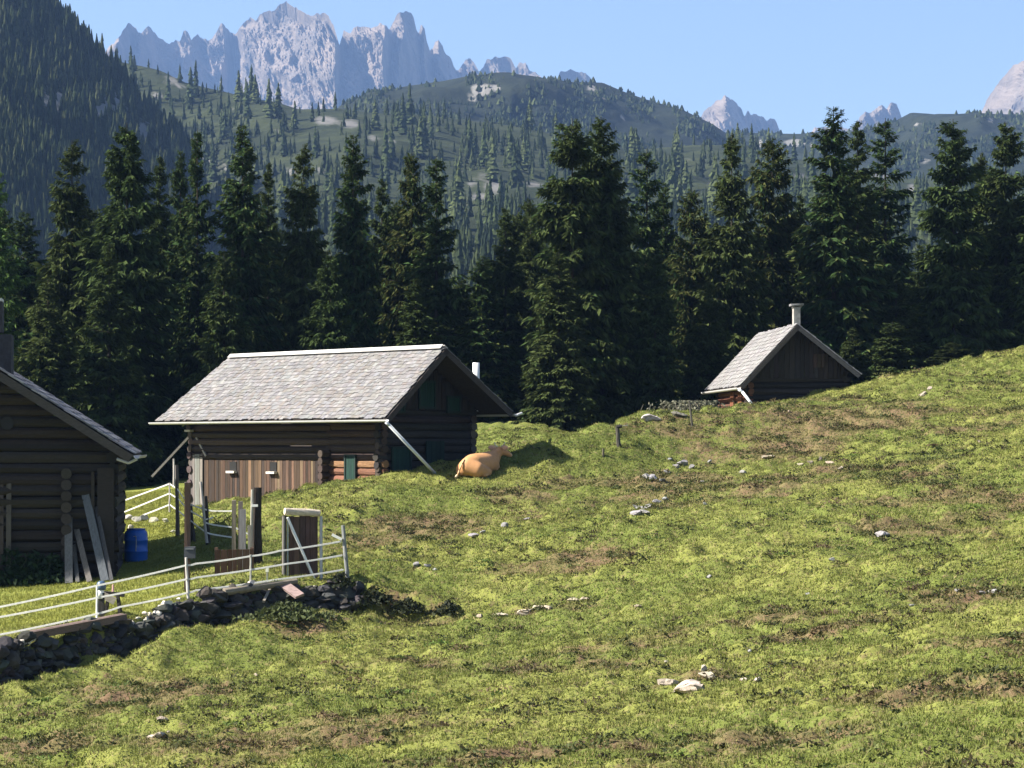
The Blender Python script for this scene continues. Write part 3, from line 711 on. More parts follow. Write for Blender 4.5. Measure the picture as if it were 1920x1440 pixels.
# ------------------------------------------------------------------ dry stone wall with beam, along the terrace edge
NOTCH = [(95, 138), (155, 172), (176, 196)]
wt = empty('stone_wall', P(300, 1142, 55.2)); tag(wt, 'tumbledown dry stone wall along the terrace edge below the white tape fence', 'wall')
w0 = wt.location.copy()
body = MB(); cap = MB()
pxs = np.arange(-70, 672, 5.0)
tp = np.array(WTOP)
for i, px in enumerate(pxs):
    ty = np.interp(px, tp[:, 0], tp[:, 1]); Y = np.interp(px, tp[:, 0], tp[:, 2]); top = P(px, ty, Y)
    hgt = (1.0 if px < 330 else 1.0 - (px - 330) / 340 * .5)
    z = top.z - hgt - .25; notch = any(a < px < b for a, b in NOTCH)
    zt = top.z - (.32 if notch else 0) - .1 - .3 * max(0, float(vnoise(np.array([px / 38.]), np.array([1.5]), 7)[0]) - .45)
    fwd = .55
    while z < zt:
        s = random.choice([random.uniform(.1, .2), random.uniform(.16, .42)]); t = (z - (top.z - hgt)) / hgt
        p = Vector((top.x + random.uniform(-.05, .05), Y - fwd * (1 - t) * .8 + random.uniform(-.05, .05), z + s / 2))
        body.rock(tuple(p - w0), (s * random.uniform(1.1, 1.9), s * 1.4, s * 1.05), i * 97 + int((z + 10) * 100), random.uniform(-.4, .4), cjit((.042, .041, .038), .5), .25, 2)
        z += s * .72
    if not notch and random.random() < .3:
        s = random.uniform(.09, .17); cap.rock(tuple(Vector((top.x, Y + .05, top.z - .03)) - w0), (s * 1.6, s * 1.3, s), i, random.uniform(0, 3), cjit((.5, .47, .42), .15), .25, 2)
for px, py, s in [(309, 1142, .32), (330, 1150, .22), (355, 1146, .26), (295, 1160, .26), (275, 1172, .3), (242, 1190, .24), (248, 1175, .2), (38, 1212, .26), (12, 1215, .2), (440, 1118, .2), (470, 1100, .22), (270, 1155, .16), (635, 1100, .2)]:
    Y = np.interp(px, tp[:, 0], tp[:, 2]) - .05; p = P(px, py, Y); p.z += .07
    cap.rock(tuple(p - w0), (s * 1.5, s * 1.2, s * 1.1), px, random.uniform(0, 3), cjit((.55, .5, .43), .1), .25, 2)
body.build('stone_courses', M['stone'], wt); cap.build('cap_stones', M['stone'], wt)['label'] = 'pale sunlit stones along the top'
a, b = P(52, 1193, 51.7), P(232, 1158, 53.9)
beam = MB(); beam.bar(Vector((0, 0, 0)), b - a, .22, .17, (0, 0, 1), (.14, .1, .085), .02); bo = beam.build('timber_beam', M['wood_h']); bo.location = a
tag(bo, 'rough dark timber beam bridging gaps on top of the stone wall', 'beam')
a, b = P(420, 1110, 56.0), P(556, 1090, 57.1)
beam = MB(); beam.tube(Vector((0, 0, 0)), b - a, .09, .07, 9, (.2, .17, .13), .01); bo = beam.build('fallen_pole', M['wood_h']); bo.location = a; tag(bo, 'weathered pole lying along the wall top left of the plank gate', 'pole')
a, b = P(527, 1092, 57.0), P(562, 1118, 56.5)
plank('fallen_plank', a, b, .26, .06, (.24, .18, .16), 'broad fallen plank tilted on the wall below the plank gate', 'plank', None, 'wood_h', (0, -.5, 1))
a, b = P(510, 1096, 57.0), P(494, 1128, 56.3)
plank('fallen_stick', a, b, .06, .06, (.25, .22, .18), 'short pale stick propped on the wall left of the fallen plank', 'stick', None, 'wood_h')

# ------------------------------------------------------------------ white tape fence along the wall
def tape(mb, pts, h=.042, t=.006, sag=.012, n=6):
    Q = []
    for a, b in zip(pts[:-1], pts[1:]):
        for k in range(n): 
            s = k / n; p = a.lerp(b, s); p.z -= sag * 4 * s * (1 - s); Q.append(p)
    Q.append(pts[-1])
    for a, b in zip(Q[:-1], Q[1:]): mb.bar(a, b, t, h, (0, 0, 1), (.82, .82, .80))
def rel(pts, o): return [p - o for p in pts]
fo_ = P(350, 1116, 55.7); fence = empty('tape_fence', fo_); tag(fence, 'white three strand tape fence running along the stone wall', 'fence')
Yl = lambda px: float(np.interp(px, [-90, 0, 182, 350, 524, 640], [50.6, 51.6, 53.9, 55.7, 57.2, 58.0]))
for pts in ([(-90, 1153), (0, 1138), (182, 1098), (349, 1060), (367, 1057), (469, 1043), (524, 1033), (640, 1015)],
            [(-90, 1174), (0, 1157), (182, 1121), (350, 1086), (367, 1083), (539, 1057), (642, 1041)],
            [(-90, 1208), (0, 1190), (178, 1152), (225, 1138), (350, 1112), (367, 1107), (524, 1086), (644, 1068)]):
    tb = MB(); tape(tb, rel([P(x, y, Yl(x)) for x, y in pts], fo_)); tb.build('tape', M['tape'], fence)
def fpost(parent, o, px, top, bot, Y, w, col, mat='wood_v', lean=0, rnd=False):
    mb = MB(); a, b = P(px + lean, bot, Y), P(px, top, Y)
    if rnd: mb.tube(a - o, b - o, w / 2, w / 2 * .9, 10, cjit(col, .1), .006)
    else: mb.bar(a - o, b - o, w, w, (0, 1, 0), cjit(col, .1), .006)
    return mb.build('post', M[mat], parent)
fpost(fence, fo_, 349, 1045, 1122, 55.72, .07, (.42, .41, .38), rnd=True, lean=4)
fpost(fence, fo_, 643, 985, 1100, 58.05, .1, (.2, .205, .205), lean=10, rnd=True)
fpost(fence, fo_, 182, 1098, 1172, 53.95, .05, (.75, .75, .75), rnd=True)
fpost(fence, fo_, 470, 1040, 1092, 56.75, .05, (.4, .38, .34), rnd=True)
k_ = MB(); pz = P(638, 1010, 58.0) - fo_; k_.bar(pz + Vector((-.2, 0, .1)), pz + Vector((.04, 0, -.02)), .05, .06, col=(.8, .8, .75)); k_.build('tape_handle', M['plastic'], fence)
# old wooden post with grey box behind the white post
po = P(351, 1060, 57.2); po.z = gz(po.x, po.y)
pp = empty('wooden_post', po); tag(pp, 'brown wooden post carrying a dark grey fence energiser box', 'post')
m_ = MB(); m_.bar((0, 0, -.3), P(352, 905, 57.2) - po, .13, .13, (0, 1, 0), (.085, .055, .04), .008); m_.build('shaft', M['wood_v'], pp)
m_ = MB(); c = P(356, 1036, 57.05) - po; m_.box(c, (.26, .16, .27), None, (.06, .065, .075), .004); bx = m_.build('energiser_box', M['plain'], pp)
m_ = MB(); m_.box(c + Vector((0, -.085, .09)), (.2, .02, .03), None, (.16, .17, .18)); m_.build('box_label', M['plain'], bx)
# energiser stand by the left end of the wall, with a small sawhorse behind it
so = P(190, 1168, 54.6); so.z = gz(so.x, so.y)
sp_ = empty('fence_stake', so); tag(sp_, 'dark stake with a blue grey cap and white sleeve behind the tapes', 'stake')
m_ = MB(); m_.bar((0, 0, -.15), (0, 0, .55), .13, .12, (0, 1, 0), (.03, .028, .026), .006); m_.build('shaft', M['wood_v'], sp_)
m_ = MB(); m_.tube((-.02, 0, .42), (-.02, 0, .62), .085, n=12, col=(.75, .75, .72)); m_.build('sleeve', M['plastic'], sp_, True)
m_ = MB(); m_.lathe([(.1, .62), (.11, .68), (.1, .78), (.05, .82)], (0, 0, 0), 14, (.05, .09, .15)); m_.build('cap', M['plastic'], sp_, True)
so = P(212, 1162, 54.9); so.z = gz(so.x, so.y)
sp_ = empty('sawhorse', so); tag(sp_, 'small dark sawhorse with a pale board, right of the blue capped stake', 'sawhorse')
for sx in (-1, 1):
    for sy in (-1, 1):
        m_ = MB(); m_.bar((sx * .15 + sx * .03, sy * .14, -.1), (sx * .1, sy * .03, .46), .06, .05, (0, 1, 0), (.03, .026, .024)); m_.build('leg', M['wood_v'], sp_)
m_ = MB(); m_.bar((-.24, 0, .47), (.26, .02, .42), .1, .09, col=(.04, .036, .033)); m_.build('beam', M['wood_h'], sp_)
m_ = MB(); m_.bar((-.22, -.09, .42), (.06, -.09, .28), .03, .16, col=(.4, .36, .3)); m_.build('board', M['wood_h'], sp_)
m_ = MB(); m_.tube((.0, 0, .5), (.0, 0, .66), .03, .022, 8, (.5, .3, .28)); m_.build('peg', M['plain'], sp_)

# ------------------------------------------------------------------ plank gate
go_ = P(568, 1098, 58.4); gate = empty('plank_gate', go_); gate.rotation_euler = (0, 0, math.radians(24)); gate.scale = (.97, 1, 1); tag(gate, 'tall dark plank gate with a pale log on top and white diagonal bar', 'gate')
GY = 58.4
m_ = MB(); a, b = P(539, 1112, GY) - go_, P(598, 1112, GY) - go_
boards(m_, (a.x, 0), (b.x, 0), (P(568, 1110, GY) - go_).z, (P(568, 968, GY) - go_).z, .15, .04, (.075, .048, .036), -YV); m_.build('board_panel', M['wood_v'], gate)
m_ = MB(); m_.tube(P(529, 958, GY - .05) - go_, P(600, 963, GY - .05) - go_, .085, .085, 12, (.5, .43, .34), .006); m_.build('top_log', M['wood_h'], gate)
m_ = MB(); m_.bar(P(533, 970, GY - .1) - go_, P(593, 1098, GY - .1) - go_, .05, .09, (0, 1, 0), (.72, .74, .76)); m_.build('diagonal_bar', M['metal'], gate)
for px, t, bt, w, c in ((603, 968, 1104, .075, (.42, .43, .44)), (535, 972, 1104, .04, (.25, .28, .31)), (527, 968, 1104, .07, (.16, .15, .135)), (532, 966, 1104, .12, (.05, .04, .035))):
    m_ = MB(); m_.tube(P(px, bt, GY - (.06 if w != .12 else -.06)) - go_, P(px, t, GY - (.06 if w != .12 else -.06)) - go_, w / 2, n=10, col=c); m_.build('post', M['wood_v'], gate)
m_ = MB(); m_.bar(P(540, 1088, GY - .05) - go_, P(598, 1080, GY - .05) - go_, .03, .05, (0, 0, 1), (.22, .16, .14)); m_.build('rail', M['wood_h'], gate)
# thin stake with white insulator between gate and old boards
a = P(501, 1096, 57.4); m_ = MB(); m_.tube((0, 0, -.1), (0, 0, .38), .02, n=8, col=(.5, .48, .4)); m_.box((0, 0, .36), (.07, .07, .12), None, (.8, .8, .65)); so_ = m_.build('short_stake', M['plain']); so_.location = a; tag(so_, 'short pale stake with a cream knob left of the plank gate', 'stake')
a = P(505, 1062, 61.5); 

# old boards and posts between barrel and gate
for (px, top, bot, Y, w, t, col, lean, lab) in [
    (439, 938, 1052, 61, .1, .05, (.2, .17, .13), -1, 'narrow tan board, left end of the row of old boards'),
    (451, 940, 1056, 61.2, .12, .05, (.14, .125, .12), 0, 'dark weathered board second in the row of old boards'),
    (455, 955, 1078, 60.6, .16, .06, (.17, .16, .16), 0, 'broad silver grey board in the row of old boards'),
    (468, 985, 1085, 60.2, .1, .05, (.22, .2, .17), 2, 'pale splintered board right beside the tall black post')]:
    a = P(px + lean, bot, Y); a.z = gz(a.x, a.y) - .1
    plank('old_board', a, P(px, top, Y), w, t, col, lab, 'board', 'row of old boards left of the tall post')
a = P(482, 1075, 61.0); a.z = gz(a.x, a.y) - .2; m_ = MB(); m_.tube((0, 0, 0), P(482, 914, 61) - a, .13, .115, 12, (.03, .024, .02), .012); tp_ = m_.build('shaft', M['bark'])
th = empty('tall_post', a); tp_.parent = th; tag(th, 'tall black wooden post standing left of the plank gate', 'post')
m_ = MB(); m_.tube(P(473, 918, 60.85) - a, P(470, 1060, 60.85) - a, .035, n=8, col=(.35, .34, .3)); m_.build('lit_edge', M['wood_v'], th)  # pale rod added to paint the sunlit left edge of the post
m_ = MB(); m_.box(P(478, 948, 60.8) - a, (.15, .06, .06), None, (.75, .75, .72)); m_.build('insulator', M['plastic'], th)
# low brown board fence in the shade
bo_ = P(440, 1092, 59.2); bo_.z = gz(bo_.x, bo_.y); bf = empty('board_fence', bo_); tag(bf, 'low brown board fence in shade behind the white tapes', 'fence')
m_ = MB(); a, b = P(402, 1090, 59.2), P(476, 1084, 59.4); boards(m_, (a.x - bo_.x, a.y - bo_.y), (b.x - bo_.x, b.y - bo_.y), -.3, .62, .15, .03, (.12, .065, .04), -YV); m_.build('board_panel', M['wood_v'], bf)
for px in (405, 472):
    m_ = MB(); q_ = P(px, 1090, 59.4) - bo_; m_.bar((q_.x, q_.y + .08, -.3), (q_.x, q_.y + .08, .66), .08, .08, (0, 1, 0), (.1, .06, .04)); m_.build('post', M['wood_v'], bf)

# ------------------------------------------------------------------ back tape fence by the barn
fo2 = P(330, 1000, 69.5); fo2.z = gz(fo2.x, fo2.y); f2 = empty('tape_fence', fo2); tag(f2, 'white tape fence cornering in front of the barn planks', 'fence')
for pts in ([(200, 950, 74), (318, 907, 70), (332, 916, 69.5), (352, 944, 67.5), (384, 955, 66), (398, 958, 67), (440, 958, 70)],
            [(215, 967, 74), (318, 925, 70), (334, 935, 69.5), (352, 955, 67.5), (386, 974, 66), (400, 970, 67)],
            [(270, 965, 72), (318, 946, 70), (335, 958, 69.5), (352, 972, 67.5), (386, 998, 66)],
            [(386, 980, 66), (400, 984, 66.2), (440, 989, 66.6), (476, 1006, 67), (530, 1003, 67.5)],
            [(386, 998, 66), (400, 1002, 66.2), (440, 1008, 66.6)]):
    tb = MB(); tape(tb, rel([P(*p) for p in pts], fo2), .042, .006, .006, 3); tb.build('tape', M['tape'], f2)
for px, top, bot, Y, w, c, ln in ((331, 872, 1008, 69.5, .12, (.1, .085, .075), 2), (349, 904, 995, 67.5, .1, (.17, .155, .14), 1), (376, 903, 1018, 66, .08, (.4, .38, .35), 12), (318, 905, 960, 70, .05, (.4, .38, .36), 0), (326, 860, 915, 70, .06, (.42, .4, .36), 0)):
    pp_ = fpost(f2, fo2, px, top, bot, Y, w, c, lean=ln, rnd=True)
for px, top, bot, Y, lab in ((385, 930, 1018, 66.3, 'dark leaning post just right of the pale fence stake'), (357, 945, 1010, 67.8, 'dark stout post beside the corner of the back fence')):
    a = P(px + 6, bot, Y); a.z = gz(a.x, a.y) - .1; m_ = MB(); m_.tube((0, 0, 0), P(px, top, Y) - a, .07, .06, 9, (.035, .03, .026), .006); o = m_.build('dark_post', M['wood_v']); o.location = a; tag(o, lab, 'post')
# stones of the old wall behind the barrel
for i, (px, py, s) in enumerate([(238, 975, .28), (255, 978, .3), (268, 976, .34), (290, 978, .3), (246, 992, .25), (310, 980, .22), (325, 1000, .2)]):
    g = ground_at(px, py, 62, 90); m_ = MB(); m_.rock((0, 0, 0), (s * 1.5, s * 1.2, s), i + 400, .2 * i, cjit((.38, .35, .3), .25), .25, 2); o = m_.build('rock', M['stone']); o.location = (g.x, g.y, g.z + .05); tag(o, 'grey brown stone in the low heap between barrel and back fence', 'rock', 'low heap of stones behind the barrel')

# ------------------------------------------------------------------ things on the crest
a = ground_at(1160, 838); m_ = MB(); m_.tube((0.02, 0, -.15), (-.05, 0, .62), .07, .06, 9, (.06, .055, .045), .006); th = empty('crest_post', a); m_.build('shaft', M['wood_v'], th)
m_ = MB(); m_.tube((-.06, 0, .6), (.1, -.02, .63), .07, .05, 8, (.025, .022, .02)); m_.tube((.05, 0, .62), (.3, .05, .66), .015, n=6, col=(.2, .2, .18)); m_.build('head', M['wood_v'], th); tag(th, 'short dark post with a bent top on the grassy crest', 'post')
a = ground_at(1297, 800); m_ = MB(); m_.tube((.03, 0, -.1), (-.08, 0, .85), .04, .035, 8, (.07, .065, .05), .005); o = m_.build('thin_post', M['wood_v']); o.location = a; tag(o, 'thin dark post in front of the grey brush by the small hut', 'post')
a = ground_at(1131, 858); m_ = MB(); m_.tube((0, 0, -.1), (0, 0, .25), .04, .035, 8, (.1, .09, .06)); o = m_.build('stump_stake', M['wood_v']); o.location = a; tag(o, 'tiny stake in the grass below the bent topped post', 'stake')
rock_thing(1222, 782, 36, 16, 'flat grey boulder on the crest left of the grey brush', None, (.36, .34, .31), 701)
rock_thing(1270, 776, 34, 12, 'dark flat boulder under the grey brush heap', None, (.12, .11, .09), 702)
def brush(centre, rx_, ry_, h, n, label):
    t = empty('brush_heap', centre); r = np.random.default_rng(5); m_ = MB()
    for k in range(n):
        x, y = r.normal(0, rx_ * .45), r.normal(0, ry_ * .45); d = Vector((r.normal(0, .35), r.normal(0, .35), r.uniform(.05, .5)))
        m_.tube((x, y, r.uniform(.0, h * .5)), Vector((x, y, h * .35)) + d * h, .014, .007, 5, cjit((.15, .14, .11), .3))
    m_.build('twigs', M['bark'], t)
    V = []; C = []
    n2 = n * 6; c = np.stack([r.normal(0, rx_ * .45, n2), r.normal(0, ry_ * .45, n2), r.uniform(.25, 1, n2) * h], 1)
    a_ = r.normal(size=(n2, 3)); a_ /= np.linalg.norm(a_, axis=1, keepdims=True); b_ = r.normal(size=(n2, 3)); b_ -= a_ * (a_ * b_).sum(1, keepdims=True); b_ /= np.linalg.norm(b_, axis=1, keepdims=True); s = .06
    V = np.stack([c - a_ * s, c + b_ * s * .6, c + a_ * s, c - b_ * s * .6], 1).reshape(-1, 3); C = np.repeat(np.array([[.13, .13, .09]]) * r.uniform(.6, 1.5, (n2, 1)), 4, 0)
    raw_mesh('dry_leaves', V, np.arange(4 * n2).reshape(-1, 4), M['leaf'], parent=t, col=C); tag(t, label, 'brush'); return t
g = P(1292, 772, 84.6); brush((g.x, g.y, gz(g.x, g.y)), 1.15, .6, .62, 130, 'grey dry brush heap on the crest left of the small hut')
g = P(1335, 772, 85); leafy('dark_bush', (g.x, g.y, gz(g.x, g.y)), .38, .4, .6, 260, (.03, .04, .025), 'small dark bush touching the left wall of the small hut', 'bush')
a, b = P(985, 840, 79.5), P(1050, 836, 80.0); a.z = gz(a.x, a.y) + .12; b.z = gz(b.x, b.y) + .15; m_ = MB(); m_.tube((0, 0, 0), b - a, .13, .11, 10, (.06, .055, .055), .02); m_.tube((b - a) * .8, (b - a) * .95 + Vector((.1, 0, .3)), .03, .015, 6, (.2, .19, .17)); o = m_.build('fallen_log', M['bark']); o.location = a; tag(o, 'dark fallen log lying in the hollow right of the cow', 'log')
for px, py, w, h, lab in ((540, 1158, .9, .45, 'large grey green bush in the sun in front of the wall'), (840, 1148, .4, .32, 'small dark bush at the end of the shadowed bank'), (700, 1132, .55, .4, 'dark bush added to darken the hollow nearest the fence end post'), (765, 1148, .5, .34, 'middle dark bush added to darken the hollow right of the gate'), (640, 1100, .3, .35, 'dark weedy bush at the foot of the fence end post')):  # the two hollow bushes are added dark to deepen the gate's shadow
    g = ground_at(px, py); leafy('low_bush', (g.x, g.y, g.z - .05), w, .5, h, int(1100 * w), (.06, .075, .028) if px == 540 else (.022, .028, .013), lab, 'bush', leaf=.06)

# ------------------------------------------------------------------ cow lying in front of the barn
def body_from(pts, edges):
    """one continuous skin: tapered limbs and ellipses fused by a voxel remesh, then relaxed"""
    mb = MB(); vs, fs = ico(3)
    def ball(c, r, r2): mb.add([(c[0] + v[0] * r, c[1] + v[1] * r, c[2] + v[2] * r2) for v in vs], fs)
    for a, b in edges:
        A, B = pts[a], pts[b]; L = (Vector(A[:3]) - Vector(B[:3])).length; n = max(2, int(L / .05))
        for k in range(n + 1):
            t = k / n; q_ = [A[i] * (1 - t) + B[i] * t for i in range(3)]; ra = A[3] * (1 - t) + B[3] * t
            rb = (A[4] if len(A) > 4 else A[3]) * (1 - t) + (B[4] if len(B) > 4 else B[3]) * t; ball(q_, ra, rb)
    o = mb.build('body', M['hide'], None, True)
    m = o.modifiers.new('Remesh', 'REMESH'); m.mode = 'VOXEL'; m.voxel_size = .03; m.use_smooth_shade = True
    m = o.modifiers.new('Smooth', 'SMOOTH'); m.factor = .5; m.iterations = 6
    dg = bpy.context.evaluated_depsgraph_get(); nm = bpy.data.meshes.new_from_object(o.evaluated_get(dg)); o.modifiers.clear(); o.data = nm
    nm.materials.clear(); nm.materials.append(M['hide']); n = len(nm.vertices); co = np.empty(n * 3, dtype=np.float32); nm.vertices.foreach_get('co', co); co = co.reshape(-1, 3)
    if 'Col' in nm.attributes: nm.attributes.remove(nm.attributes['Col'])
    at = nm.attributes.new('Col', 'FLOAT_COLOR', 'POINT'); c = np.ones((n, 4), dtype=np.float32); c[:, :3] = cowcol(co); at.data.foreach_set('color', c.reshape(-1))
    nm.polygons.foreach_set('use_smooth', np.ones(len(nm.polygons), dtype=bool)); o.parent = cow; return o
cg = P(878, 893, 72.4); cz = gz(cg.x, cg.y)
cow = empty('cow', (cg.x, cg.y, cz - .03), math.radians(57)); cow.scale = (.93, .93, .93); tag(cow, 'ginger brown cow lying in the grass beside the barn, rump towards us', 'cow')
cp_ = [(0, 0, .40, .27, .30), (.3, 0, .44, .38, .36), (.75, 0, .44, .44, .40), (1.15, 0, .48, .38, .40), (1.4, 0, .58, .25, .33), (1.58, -.05, .74, .16, .22), (1.7, -.1, .9, .12, .15), (1.88, -.2, .84, .10, .11), (2.03, -.3, .75, .08, .08),
       (.08, .30, .28, .2, .25), (.42, .50, .2, .12, .13), (.12, .68, .1, .06, .06), (-.14, .74, .06, .055, .05),
       (.08, -.32, .28, .22, .26), (.5, -.44, .2, .13, .14), (.2, -.5, .09, .06, .06),
       (1.25, .26, .25, .13, .16), (1.6, .3, .13, .07, .07), (1.3, .34, .06, .055, .055), (1.25, -.26, .25, .13, .16), (1.6, -.3, .13, .07, .07), (1.32, -.32, .06, .055, .055)]
ce = [(0, 1), (1, 2), (2, 3), (3, 4), (4, 5), (5, 6), (6, 7), (7, 8), (0, 9), (9, 10), (10, 11), (11, 12), (0, 13), (13, 14), (14, 15), (3, 16), (16, 17), (17, 18), (3, 19), (19, 20), (20, 21)]
def cowcol(co):
    base = np.array([.46, .24, .105])[None] * np.ones((len(co), 1)); pale = np.array([.62, .44, .28])
    k = np.clip((co[:, 0] - 1.98) / .1, 0, 1)[:, None]; base = base * (1 - k) + pale * k
    k = np.clip((.16 - co[:, 2]) / .08, 0, 1)[:, None] * (np.abs(co[:, 1]) > .55)[:, None]; base = base * (1 - k) + pale * k
    return base
body_from(cp_, ce)
for s in (-1, 1):
    e = MB(); vs, fs = ico(2); d = Vector((-.25, s * .97, .12)).normalized(); base = Vector((1.68, -.1 + s * .1, .97)); X_ = d; Y_ = Vector((1, 0, .1)).cross(d).normalized(); Z_ = X_.cross(Y_)
    e.add([tuple(base + X_ * (v[0] * .16 + .15) + Y_ * v[1] * .09 + Z_ * v[2] * .03) for v in vs], fs, (.5, .3, .2)); e.build('ear', M['hide'], cow, True)
    h_ = MB(); b0 = Vector((1.68, -.1 + s * .06, 1.02)); h_.path([b0, b0 + Vector((0, s * .1, .06)), b0 + Vector((.04, s * .15, .15))], .022, 8, (.5, .44, .34)); h_.build('horn', M['hide'], cow, True)
t_ = MB(); t_.path([(-.2, .02, .62), (-.3, .04, .48), (-.31, .14, .26), (-.3, .22, .08)], .028, 8, (.6, .38, .2)); t_.tube((-.3, .22, .1), (-.3, .32, .03), .05, .03, 8, (.66, .5, .34)); t_.build('tail', M['hide'], cow, True)

# ------------------------------------------------------------------ spruces
def spruce(seed, Hh, R, dens=1.0, droop=.3, power=.8, skirt=.04, spray=1.0, irregular=.25):
    r = np.random.default_rng(seed)
    nw = int(Hh / .27); B = []
    ph = r.uniform(0, 6.28, 3)
    for w in range(nw):
        zr = skirt + (1 - skirt) * (w + r.uniform(-.5, .5)) / nw
        zr = min(max(zr, .01), .985)
        nb = max(4, int((10 - 2.5 * zr) * (dens if zr < .93 else max(dens, .8))))
        for b in range(nb):
            az = 2 * np.pi * (b + r.uniform(-.4, .4)) / nb + w * 2.4
            lob = 1 + irregular * (math.sin(az * 2 + zr * 9 + ph[0]) * .5 + math.sin(zr * 23 + ph[1] + az) * .5)
            zr = zr + r.uniform(-1.2, 1.2) / nw
            if zr > .985 or zr < .01: zr = r.uniform(.3, .97)
            prof = (1 - zr) ** power * min(1, .78 + zr * 1.6) + .02
            B.append((zr * Hh, az, max(.13, R * prof * lob * r.uniform(.7, 1.12)), zr))
    B = np.array(B); n = len(B); z0, az, L, zr = B.T
    ns = 15; t = np.tile(np.linspace(.12, 1.0, ns)[None], (n, 1)) + r.uniform(-.04, .04, (n, ns))
    keep = (r.uniform(0, 1, (n, ns)) < np.clip(.62 + L[:, None] * .4, 0, 1)) | (t > .75)
    a1 = (droop + .25) * (1 - zr) ** 1 - .35 * zr
    pz = z0[:, None] - a1[:, None] * L[:, None] * t + .16 * L[:, None] * t ** 2
    rad = L[:, None] * t
    pos = np.stack([np.cos(az)[:, None] * rad, np.sin(az)[:, None] * rad, pz], -1)
    out = np.stack([np.cos(az), np.sin(az), -.1 - a1 * .6], -1)[:, None, :] * np.ones((1, ns, 1))
    side = np.stack([-np.sin(az), np.cos(az), np.zeros(n)], -1)[:, None, :] * np.ones((1, ns, 1))
    V = []; C = []
    for k, (wo_, ws, wd) in enumerate(((.75, .85, -.28), (.75, -.85, -.28), (.55, .3, -.75), (1.0, 0, .05))):
        d = out * wo_ + side * (ws + r.normal(0, .25, (n, ns, 1))); d[..., 2] += wd + r.normal(0, .18, (n, ns)); d /= np.linalg.norm(d, axis=-1, keepdims=True)
        ln = (.24 + .36 * (1 - t * .45)) * np.clip(L[:, None] * .62 + .08, .2, .9) * r.uniform(.6, 1.4, (n, ns)) * spray
        if k == 2: ln = ln * .9
        wv = np.cross(d, r.normal(size=(n, ns, 3)) * .5 + np.array([0, 0, 1.0])); wv /= np.linalg.norm(wv, axis=-1, keepdims=True)
        wd_ = (ln * r.uniform(.12, .23, (n, ns)))[..., None]
        p = pos + r.normal(0, .035, (n, ns, 3)); l_ = ln[..., None]
        sag = np.array([0, 0, -.16]) * l_
        q = np.stack([p, p + d * l_ * .45 + wv * wd_, p + d * l_ + sag, p + d * l_ * .45 - wv * wd_], 2)[keep]
        V.append(q.reshape(-1, 3))
        base = np.array([.043, .063, .021]); c = base[None] * r.uniform(.6, 1.35, (len(q), 1)) * np.array([1 + .25 * r.normal(0, .5), 1, 1])[None]
        C.append(np.repeat(c, 4, 0))
    V = np.concatenate(V); C = np.concatenate(C)
    crown = raw_mesh('crown', V, np.arange(len(V)).reshape(-1, 4), M['needle'], col=C)
    tk = MB(); tk.tube((0, 0, -.4), (0, 0, Hh * .55), .010 * Hh * .9, .07, 9, (.03, .025, .02), .01); tk.tube((0, 0, Hh * .55), (0, 0, Hh * .99), .07, .012, 7, (.03, .026, .018))
    for k in range(0, n, 5):
        e = Vector(pos[k, -2]); tk.tube((0, 0, z0[k]), tuple(e), .03 * min(1, L[k]), .008, 4, (.035, .03, .024))
    trunk = tk.build('trunk', M['bark'])
    me = (crown.data, trunk.data)
    bpy.data.objects.remove(crown); bpy.data.objects.remove(trunk)
    return me
PROTO = {}
PHT = 14.0
for k, (R, kw) in enumerate([(2.3, dict(power=.7, droop=.45)), (2.6, dict(power=.66, irregular=.25, droop=.5)), (2.0, dict(power=.75, droop=.45)), (2.5, dict(power=.6, droop=.5)), (2.1, dict(dens=.95, irregular=.35, power=.68, droop=.4)),
                             (1.55, dict(dens=.75, power=.6, irregular=.6, spray=.95)), (2.2, dict(dens=.75, irregular=.5, power=.55, skirt=.1)), (2.9, dict(power=.7, irregular=.25))]):
    PROTO[k] = (spruce(40 + k, PHT, R, **kw), R)
def place_tree(px, py, Y, wpx, proto, label, group=None, name='spruce_tree', rot=None, tint=None):
    X = (px - CX) / F * Y; z0 = float(Hbase(np.array([X]), np.array([Y]))[0]); ztop = (HY - py) / F * Y
    hgt = ztop - z0; (mc, mt), R = PROTO[proto]
    s = hgt / PHT; sw = (wpx / F * Y) / R if wpx else s
    t = empty(name, (X, Y, z0), random.uniform(0, 6.28) if rot is None else rot); sw *= 1.26; t.scale = (sw, sw, s)
    for nm, me in (('crown', mc), ('trunk', mt)):
        o = bpy.data.objects.new(nm, me); COL.objects.link(o); o.parent = t
    tag(t, label, 'tree', group); return t
G1 = 'front row of dark spruces behind the huts'
